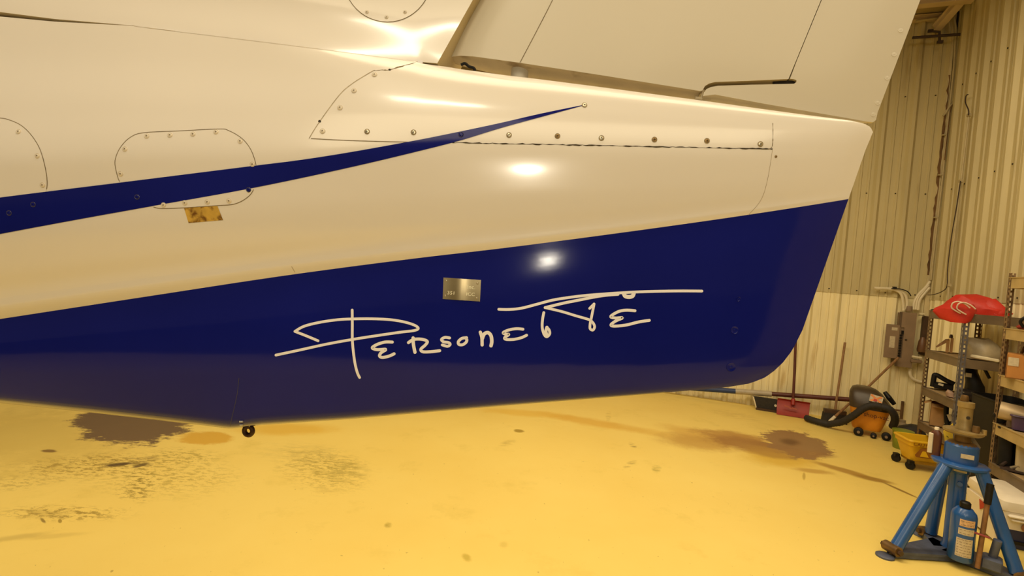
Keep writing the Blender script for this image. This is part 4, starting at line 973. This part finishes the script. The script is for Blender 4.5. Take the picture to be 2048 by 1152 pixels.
# third shelf
def jumper(o, w_, h):
    part('frame', MB().tube(cr([(-w_*.5, 0, h*.15), (-w_*.48, 0, h*.75), (-w_*.4, 0, h), (w_*.1, 0, h*.72), (w_*.5, 0, h*.55)], 6), .022, 10), BLACK, o)
    part('grip', MB().box((0, .02, h*.28), (w_*.95, .09, h*.42), bev=.01), BLACK, o); part('pale_strip', MB().box((-w_*.12, -.035, h*.40), (w_*.25, .02, .018), ry=.2), TUBEW, o)
on_shelf('black_hand_tool', 'black plastic tool with loop handle on the third shelf', 'tool', 1865, 1908, 752, .33, Z1[2], jumper)
def rags(o, w_, h): part('cloth', blob([superring(0, 0, w_*.5, .06, 0, 24, .8), superring(0, 0, w_*.46, .06, h*.6, 24, .8), superring(0, 0, w_*.2, .03, h, 24, .8)], 4, .03), mat('pink_grey_rag', (.45, .30, .22, 1), .8), o)
on_shelf('shop_rag', 'pale pinkish rag at the front edge of the third shelf', 'rag', 1890, 1912, 779, .40, Z1[2], rags)
def bagb(o, w_, h):
    part('body', blob([superring(0, 0, w_*.5, .11, 0, 30, .6), superring(0, 0, w_*.5, .11, h*.45, 30, .6), superring(-.03, 0, w_*.36, .09, h*.8, 30, .6), superring(-.05, 0, w_*.2, .05, h, 30, .7)], 9, .03), BLACK, o)
    part('tag', MB().box((-w_*.32, -.125, h*.72), (.04, .004, .035)), PAPER, o); part('strap', MB().tube(cr([(-.03, -.05, h*.9), (.03, -.08, h*1.02), (.09, -.08, h*.7)], 5), .012, 8), BLACK, o)
on_shelf('black_tool_bag', 'black tool bag with a small white tag on the third shelf', 'bag', 1925, 1968, 730, .26, Z1[2], bagb)
def reel(o, w_, h):
    part('body', MB().lathe([(h*.4, -.06), (h*.5, -.05), (h*.5, .05), (h*.4, .06)], (0, 0, h*.5), 20, (1, .3, 0)), mat('grey_metal_can', (.06, .05, .045, 1), .35, .5), o); part('band', MB().box((-.03, -h*.5, h*.5), (.02, .01, h*.5)), STEEL, o)
on_shelf('grey_reel', 'dark grey reel with a shiny band on the third shelf edge', 'reel', 1922, 1944, 778, .40, Z1[2]-.0, reel)
# bottom shelf
on_shelf('open_cardboard_box', 'brown open cardboard box on the bottom shelf of the corner unit', 'box', 1858, 1888, 806, .30, Z1[3], carton(CARD, .22, True))
def strapb(o, w_, h):
    part('loop', MB().tube(cr([(-w_*.5, 0, h), (-w_*.45, -.02, h*.45), (-w_*.1, -.03, h*.12), (w_*.35, 0, h*.4), (w_*.45, 0, h*.98)], 6), .02, 10), BLACK, o); part('buckle', MB().box((-w_*.02, -.05, h*.38), (.03, .02, .06), ry=-.4), TUBEW, o); part('base', MB().box((0, 0, .015), (w_*.8, .06, .03), bev=.008), BLACK, o)
on_shelf('black_strap', 'black hand strap with a pale buckle on the bottom shelf', 'strap', 1888, 1908, 792, .32, Z1[3], strapb)
def bottle(m, cap):
    def b(o, w_, h):
        r = w_/2; part('body', MB().lathe([(r*.9, 0), (r, .01), (r, h*.55), (r*.8, h*.68), (r*.35, h*.8), (r*.35, h*.86)], (0, 0, 0), 16), m, o); part('cap', MB().lathe([(r*.42, h*.86), (r*.42, h)], (0, 0, 0), 12), cap, o)
    return b
on_shelf('spray_bottle', 'amber bottle with yellow cap in the dark corner of the bottom shelf', 'bottle', 1954, 1968, 786, .15, Z1[3], bottle(mat('amber_liquid', (.16, .12, .02, 1), .2), mat('yellow_cap', (.75, .5, .08, 1), .4)))
def bin_(m, d=.3, lip=True):
    def b(o, w_, h):
        mb = MB(); n = 24; loft([superring(0, 0, w_*.44, d*.44, 0, n, .35), superring(0, 0, w_*.5, d*.5, h*.98, n, .35), superring(0, 0, w_*.48, d*.48, h*.98, n, .35), superring(0, 0, w_*.42, d*.42, .01, n, .35)], mb=mb); part('tub', mb, m, o)
        part('rim', MB().tube(superring(0, 0, w_*.505, d*.505, h*.97, n, .35), .008, 8, closed=True), m, o)
    return b
fr_ = Frame(WR.world(((xb+xc)/2+.0, -.27, 0)), WR.rz); tb = thing('black_bin', fr_, 'tall black plastic bin on the floor between the two shelving units', 'bin'); bin_(BLACK, .30)(tb, xc-xb-.14, .86)
def drum(o, w_, h): part('ring', MB().lathe([(w_*.5, 0), (w_*.5, .1), (w_*.4, .11)], (0, 0, w_*.5), 28, (0, -1, 0)), BLACK, o); part('hub', MB().lathe([(w_*.18, 0), (w_*.15, .13)], (0, 0, w_*.5), 20, (0, -1, 0)), RUBBER, o); part('foot', MB().box((0, 0, .02), (w_*.6, .1, .04)), BLACK, o)
# second unit contents
on_shelf('black_drum', 'round black fan drum low on the nearer shelving unit', 'drum', 1984, 2016, 776, .17, Z2[3], drum)
def lite(o, w_, h): part('bar', MB().tube([(-w_*.5, 0, h*.6), (w_*.5, 0, h*.5)], h*.35, 10), mat('pale_metal_tube', (.55, .42, .25, 1), .35, .3), o); part('bracket', MB().box((-w_*.2, 0, h*.2), (.03, .05, h*.4)), POSTR, o); part('bracket', MB().box((w_*.3, 0, h*.2), (.03, .05, h*.4)), POSTR, o)
def lamp_on(o, w_, h): lite(o, w_, h)
on_shelf('tube_light', 'long pale metal tube lying on the fourth shelf of the nearer unit', 'tube', 1996, 2075, 806, .14, Z2[3], lamp_on)
def stack(o, w_, h):
    for k in range(4): part('sheet', MB().box((random.uniform(-.01, .01), 0, h*(k+.5)/4), (w_, .10, h/4.2), rz=random.uniform(-.06, .06)), mat('pale_paper', (.60, .46, .24, 1), .7), o, smooth=False)
on_shelf('paper_stack', 'thin stack of pale papers at the front of the fourth shelf', 'papers', 1988, 2018, 833, .37, Z2[3], stack)
PUR = mat('purple_plastic', (.07, .04, .10, 1), .4)
on_shelf('purple_tray', 'purple plastic tray on the fourth shelf of the nearer unit', 'tray', 2020, 2068, 832, .38, Z2[3], bin_(PUR, .12))
on_shelf('labelled_carton', 'orange-brown carton with a white label on the third shelf of the nearer unit', 'box', 2011, 2075, 711, .30, Z2[2], carton(CARDO, .25, False, True))
def redbit(o, w_, h):
    part('case', MB().box((0, 0, h*.3), (w_, .1, h*.55), bev=.012), mat('red_case', (.28, .03, .015, 1), .5), o); part('cord', MB().tube(cr([(-w_*.1, -.06, h*.3), (-w_*.3, -.07, h*1.0), (0, -.07, h*1.7), (w_*.4, -.06, h*1.8)], 6), .010, 8), BLACK, o)
on_shelf('red_tool_case', 'red tool case with a black cord at the right edge of the second shelf', 'tool case', 2032, 2070, 644, .40, Z2[1], redbit)
def rods(o, w_, h):
    for k in range(3): part('rod', MB().tube([(-w_*.5+.06*k, .0+.03*k, .012), (-w_*.2+.09*k, .02*k, h)], .009, 6), M_RUST, o)
    part('base', MB().box((0, .02, .008), (w_, .12, .016)), BRN, o)
on_shelf('rusty_rods', 'rusty metal rods leaning on the third shelf beside the post', 'rods', 2005, 2017, 690, .20, Z2[2], rods)
WTUB = mat('translucent_tub', (.58, .48, .30, 1), .4)
on_shelf('white_tub', 'pale plastic tub on the lowest shelf of the nearer unit', 'tub', 2026, 2075, 868, .24, Z2[4], bin_(WTUB, .22))
on_shelf('black_bin', 'small black bin standing on the lowest shelf of the nearer unit', 'bin', 1990, 2024, 852, .24, Z2[4], bin_(BLACK, .18))
def tools(o, w_, h):
    for k in range(6): part('tool', MB().tube([(-w_*.5+.05*k, -.03, .015), (-w_*.2+.06*k, .05*(-1)**k, .02+h*.3)], .011, 7), STEEL if k % 2 else IRON, o)
    part('tray', MB().box((0, 0, .005), (w_*1.1, .16, .01)), IRON, o)
on_shelf('tool_tray', 'metal tray of shiny hand tools on the lowest shelf', 'tool tray', 2002, 2046, 915, .40, Z2[4], tools)
# floor under unit 2
p = Frame(WR.world((xc+.35, -.22, 0)), WR.rz); dk = thing('floor_crate', p, 'dark crate on the floor under the nearer shelving unit', 'crate'); bin_(mat('dark_crate', (.03, .022, .018, 1), .6), .34)(dk, .6, .26)

# ================================================================== COOLER
f = facing(1997, 1094); f = Frame(f.o, -A)
KZ = .84
CW = mat('white_cooler_plastic', (.80, .72, .58, 1), .35, var=.04); CBL = mat('blue_cooler_plastic', (.015, .018, .075, 1), .4)
ck = thing('cooler', f, 'white and blue picnic cooler on the floor behind the jack', 'cooler')
LX, LY = .25, .46
zb_ = f.px(2011, 1064)[2]; zlid = f.px(1993, 1000)[2]; ztop = .40
def bring(z, ins, r=.035, n=5):
    pts = []
    for cx, cy, a0 in [(ins+r, ins+r, pi), (LX-ins-r, ins+r, 1.5*pi), (LX-ins-r, LY-ins-r, 0), (ins+r, LY-ins-r, .5*pi)]:
        for k in range(n): a = a0+k/(n-1)*pi/2; pts.append((cx+r*cos(a), cy+r*sin(a), z*KZ))
    return pts
hb_ = .15
part('base', loft([bring(0, .03), bring(.01, .022), bring(hb_, .012)]), CBL, ck, 'blue lower body')
part('body', loft([bring(hb_, .010), bring(.285, .0)]), CW, ck)
part('lid', loft([bring(.289, -.006), bring(.305, -.010), bring(.36, -.004), bring(.385, .02), bring(.395, .06)]), CW, ck)
part('end_panel', MB().prism([(-.004, .05, .02), (-.004, LY-.05, .02), (-.012, LY-.02, .225), (-.012, .03, .225)], (.02, 0, 0)), CW, ck, smooth=False)
part('handle', MB().box((LX*.45, -.02, .262*KZ), (.18, .035, .02), bev=.008).box((LX*.45, -.02, .235*KZ), (.15, .03, .014), bev=.005), CW, ck)
part('red_sticker', MB().prism([(-.016, .25, .215), (-.016, .14, .21), (-.016, .23, .15)], (.003, 0, 0)), mat('red_sticker', (.45, .02, .012, 1), .5), ck, 'red triangular sticker', smooth=False)
part('badge', MB().lathe([(.025, 0), (.025, .004), (.02, .005)], (LX*.5, -.002, .155), 16, (0, -1, 0)), mat('badge_brown', (.35, .15, .06, 1), .5), ck)
text_on('lettering', 'a', .06, ck, (LX*.55, .008, .085), CW)
part('dark_strip', MB().box((LX*.55, .014, .045), (.16, .012, .02)), BLACK, ck)

# ================================================================== JACK
JB = mat('blue_jack_paint', (.014, .085, .30, 1), .32, var=.12, scale=9, coat=.3)
JG = mat('worn_blue_steel', (.085, .10, .16, 1), .5, .2, var=.3, scale=14)
JR = mat('brown_greasy_steel', (.17, .10, .04, 1), .42, .5, var=.35, scale=18)
JT = mat('tan_screw_steel', (.34, .25, .11, 1), .4, .5, var=.25, scale=16)
f = facing(1908, 1110)
jk = thing('airplane_jack', f, 'blue tripod airplane jack standing at the lower right', 'jack')
def Jp(x, y, dy=0): return f.px(x, y, dy)
zpl = Jp(1920, 926)[2]; xpl = Jp(1920, 926)[0]
feet = [f.fl(1782, 1113), f.fl(1852, 1077), f.fl(2046, 1172)]
for i, ft in enumerate(feet):
    ft = Vector((ft[0], ft[1], 0)); dirv = Vector((ft.x-xpl, ft.y, 0)).normalized(); top = Vector((xpl+dirv.x*.105, dirv.y*.105, zpl-.012)); bot = ft+Vector((0, 0, .055))-dirv*.03
    lg = part('leg', MB().tube([bot, top], .034, 18), JB, jk)
    part('foot_pad', MB().lathe([(.048, 0), (.048, .010), (.042, .014)], ft+dirv*.045, 18), JG, lg)
    sd = Vector((-dirv.y, dirv.x, 0))
    part('bolt', MB().lathe([(.030, -.045), (.030, .045)], ft+Vector((0, 0, .05)), 12, sd), JR, lg); part('bolt', MB().lathe([(.016, -.062), (.016, .062)], ft+Vector((0, 0, .05)), 6, sd), BRN, lg)
cen = Vector((xpl, 0, 0))
for i, ft in enumerate(feet):
    ft = Vector((ft[0], ft[1], 0)); d = (ft-cen); sd = Vector((-d.y, d.x, 0)).normalized()
    q = [cen+sd*.11+Vector((0, 0, .03)), cen-sd*.11+Vector((0, 0, .03)), ft-sd*.03+Vector((0, 0, .03)), ft+sd*.03+Vector((0, 0, .03))]
    mb = MB(); mb.prism(q, (0, 0, .014)); mb.prism([cen+sd*.105+Vector((0, 0, .0+.006)), ft+sd*.028+Vector((0, 0, .006)), ft+sd*.028+Vector((0, 0, .03)), cen+sd*.105+Vector((0, 0, .03))], sd*-.006); mb.prism([cen-sd*.105+Vector((0, 0, .006)), ft-sd*.028+Vector((0, 0, .006)), ft-sd*.028+Vector((0, 0, .03)), cen-sd*.105+Vector((0, 0, .03))], sd*.006)
    part('base_arm', mb, JG, jk, smooth=False)
part('cylinder', MB().lathe([(.052, .04), (.052, .05), (.043, .07), (.043, zpl-.06), (.052, zpl-.055), (.052, zpl-.01)], cen, 24), JB, jk)
part('cylinder_label', MB().box(cen+Vector((.005, -.0525, zpl-.035)), (.062, .004, .018)).box(cen+Vector((-.005, -.0525, zpl-.012)), (.045, .004, .008)), PAPER, jk, smooth=False)
part('valve', MB().lathe([(.014, 0), (.014, .02)], cen+Vector((.01, -.04, zpl-.115)), 10, (0, -1, 0)), JB, jk)
mb = MB(); mb.lathe([(.135, 0), (.140, .006), (.140, .018), (.132, .024)], cen+Vector((0, 0, zpl-.014)), 12); part('top_plate', mb, JB, jk)
zc0 = Jp(1915, 905)[2]; zc1 = Jp(1915, 888)[2]; zf = Jp(1922, 863)[2]; zs0 = Jp(1925, 850)[2]; zs1 = Jp(1926, 803)[2]
part('collar', MB().lathe([(.082, zpl+.008), (.082, zc1-.0), (.070, zc1+.012)], cen, 24), JB, jk)
part('collar_label', MB().box(cen+Vector((.03, -.082, (zpl+zc1)/2+.008)), (.062, .004, .026), rz=.32), PAPER, jk, smooth=False)
part('sleeve', MB().lathe([(.074, zc1+.008), (.062, zc1+.02), (.040, zc1+.024), (.040, zf)], cen, 22), JR, jk)
hw = part('locking_ring', MB().lathe([(.040, zf-.008), (.088, zf-.010), (.098, zf), (.098, zf+.012), (.085, zf+.016), (.04, zf+.014)], cen, 26), JT, jk)
part('ring_knob', MB().lathe([(.016, 0), (.02, .02), (.016, .045)], cen+Vector((.055, -.03, zf+.01)), 12), JR, hw); part('ring_knob', MB().lathe([(.012, 0), (.012, .03)], cen+Vector((.092, -.01, zf+.008)), 10), JT, hw)
part('screw_stem', MB().lathe([(.040, zf+.012), (.040, zs0-.01), (.036, zs0), (.036, zs1-.035), (.041, zs1-.03), (.041, zs1), (.02, zs1+.004)], cen, 20), JT, jk)
part('pin_hole', MB().lathe([(.010, 0), (.010, .004)], cen+Vector((.016, -.034, zs0+.055)), 10, (0, -1, 0)), DARK, jk)
part('saddle', MB().lathe([(.018, 0), (.022, .01), (.016, .04)], cen+Vector((-.01, 0, zs1)), 12), JR, jk)
# hydraulic reservoir in front of the column
bt0 = Jp(1918, 1128, -.16); bt1 = Jp(1924, 1014, -.16); rB = .060; cb_ = Vector((bt0[0]+.0, -.16, .045)); hB = bt1[2]-.045
rs = part('reservoir', MB().lathe([(rB*.9, 0), (rB, .008), (rB, hB*.86), (rB*.93, hB*.92), (rB*.6, hB), (rB*.3, hB)], cb_, 26), JB, jk)
part('filler_cap', MB().lathe([(.024, 0), (.026, .01), (.026, .035), (.02, .042)], cb_+Vector((.0, 0, hB-.004)), 16), BLACK, rs)
DASH = mat('label_print', (.22, .16, .10, 1), .7)
def wrap(z0, z1, a0, a1, m=PAPER, name='label', seed=0):
    n = 10; mb = MB(); G = [[cb_+Vector((cos(a)*(rB+.0008), sin(a)*(rB+.0008), z)) for a in np.linspace(a0, a1, n)] for z in (z0, z1)]; mb.grid(G); lb = part(name, mb, m, rs)
    mb = MB(); rows = max(1, int((z1-z0)/.014))
    for r in range(rows):
        zz = z0+(r+.5)*(z1-z0)/rows; rnd = random.Random(seed+r)
        aa = a0+.08
        while aa < a1-.15:
            l = rnd.uniform(.05, .25); l = min(l, a1-.06-aa)
            mb.grid([[cb_+Vector((cos(a)*(rB+.0014), sin(a)*(rB+.0014), zz+dz)) for a in np.linspace(aa, aa+l, 3)] for dz in (-.0013, .0013)]); aa += l+rnd.uniform(.04, .12)
    part('print', mb, DASH, rs, kind='stuff'); return lb
OL = mat('orange_label', (.62, .40, .22, 1), .7, var=.25, scale=60)
a0, a1 = -pi/2-.32, -pi/2+.95
wrap(hB*.70, hB*.83, a0+.05, a1, OL, seed=1); wrap(hB*.54, hB*.66, a0, a1, seed=5); wrap(hB*.12, hB*.47, a0-.08, a1-.05, seed=9)
part('pump_block', MB().box(cb_+Vector((.135, .03, .03)), (.09, .10, .07), bev=.01).tube([cb_+Vector((.135, .03, .05)), cb_+Vector((.15, .02, .17))], .02, 12), JG, jk)
part('release_lever', MB().tube([cb_+Vector((.05, -.03, .19)), cb_+Vector((.115, -.03, .185))], .006, 8), mat('red_lever', (.25, .03, .03, 1), .5), jk)
h0 = Vector(Jp(1951, 1156, -.20)); h1 = Vector(Jp(1981, 968, -.14)); hm = h0.lerp(h1, .80)
if h0.z < .04: h0 = h0.lerp(h1, (.04-h0.z)/(h1.z-h0.z))
hd = part('pump_handle', MB().tube([h0, hm], .0125, 12), mat('rusty_handle', (.24, .12, .05, 1), .45, .3, var=.3, scale=18), jk); part('grip', MB().tube([hm.lerp(h0, .02), h1], .017, 12), BLACK, hd)
# yellow tag sheets hung behind the stem
YP = mat('yellow_card', (.85, .60, .05, 1), .6, var=.05)
ft = thing('yellow_card', Frame(f.world((xpl, .10, 0)), f.rz), 'folded yellow printed card tucked behind the jack screw', 'card', z=zpl+.012)
g = lambda x, y: (lambda p: (p[0]-xpl, 0, p[2]-zpl-.012))(Jp(x, y, .10))
part('left_sheet', MB().prism([g(1886, 862), g(1906, 846), g(1906, 898), g(1892, 896)], (0, .003, 0)), YP, ft, smooth=False); part('right_sheet', MB().prism([g(1924, 880), g(1936, 872), g(1950, 896), g(1930, 902)], (0, .003, 0)), YP, ft, smooth=False)
part('back_board', MB().prism([g(1938, 870), g(1944, 870), g(1962, 896), g(1954, 902), g(1930, 904), g(1928, 901), g(1950, 897)], (0, .004, 0)), mat('grey_board', (.22, .17, .11, 1), .7), ft, smooth=False)
part('stand', MB().prism([g(1890, 896), g(1952, 900), (g(1952, 900)[0], 0, 0), (g(1890, 896)[0], 0, 0)], (0, .003, 0)), BRN, ft, smooth=False)
part('scribble', MB().box(Vector(g(1895, 873))+Vector((0, -.003, 0)), (.012, .002, .003), ry=.5).box(Vector(g(1899, 885))+Vector((0, -.003, 0)), (.01, .002, .003), ry=-.5).box(Vector(g(1934, 891))+Vector((0, -.003, 0)), (.02, .002, .003), ry=.1), BLACK, ft, smooth=False)
c = Jp(1869, 905, .02); gl = thing('glue_bottle', Frame(f.world((c[0], .02, 0)), f.rz), 'flat white and brown bottle standing on the left of the jack plate', 'bottle', z=zpl+.010)
hb2 = Jp(1880, 860, .02)[2]-zpl-.012
part('body', loft([superring(0, 0, .028, .018, 0, 20, .7), superring(0, 0, .030, .019, hb2*.75, 20, .7), superring(.0, 0, .026, .017, hb2*.9, 20, .8), superring(0, 0, .012, .010, hb2, 20, 1)]), mat('brown_bottle', (.10, .03, .012, 1), .35), gl)
part('label', MB().box((-.024, -.010, hb2*.45), (.024, .026, hb2*.8), bev=.004), mat('white_label', (.66, .58, .42, 1), .5), gl, 'white side label'); part('cap', MB().lathe([(.013, 0), (.012, .016)], (0, 0, hb2), 12), CW, gl)
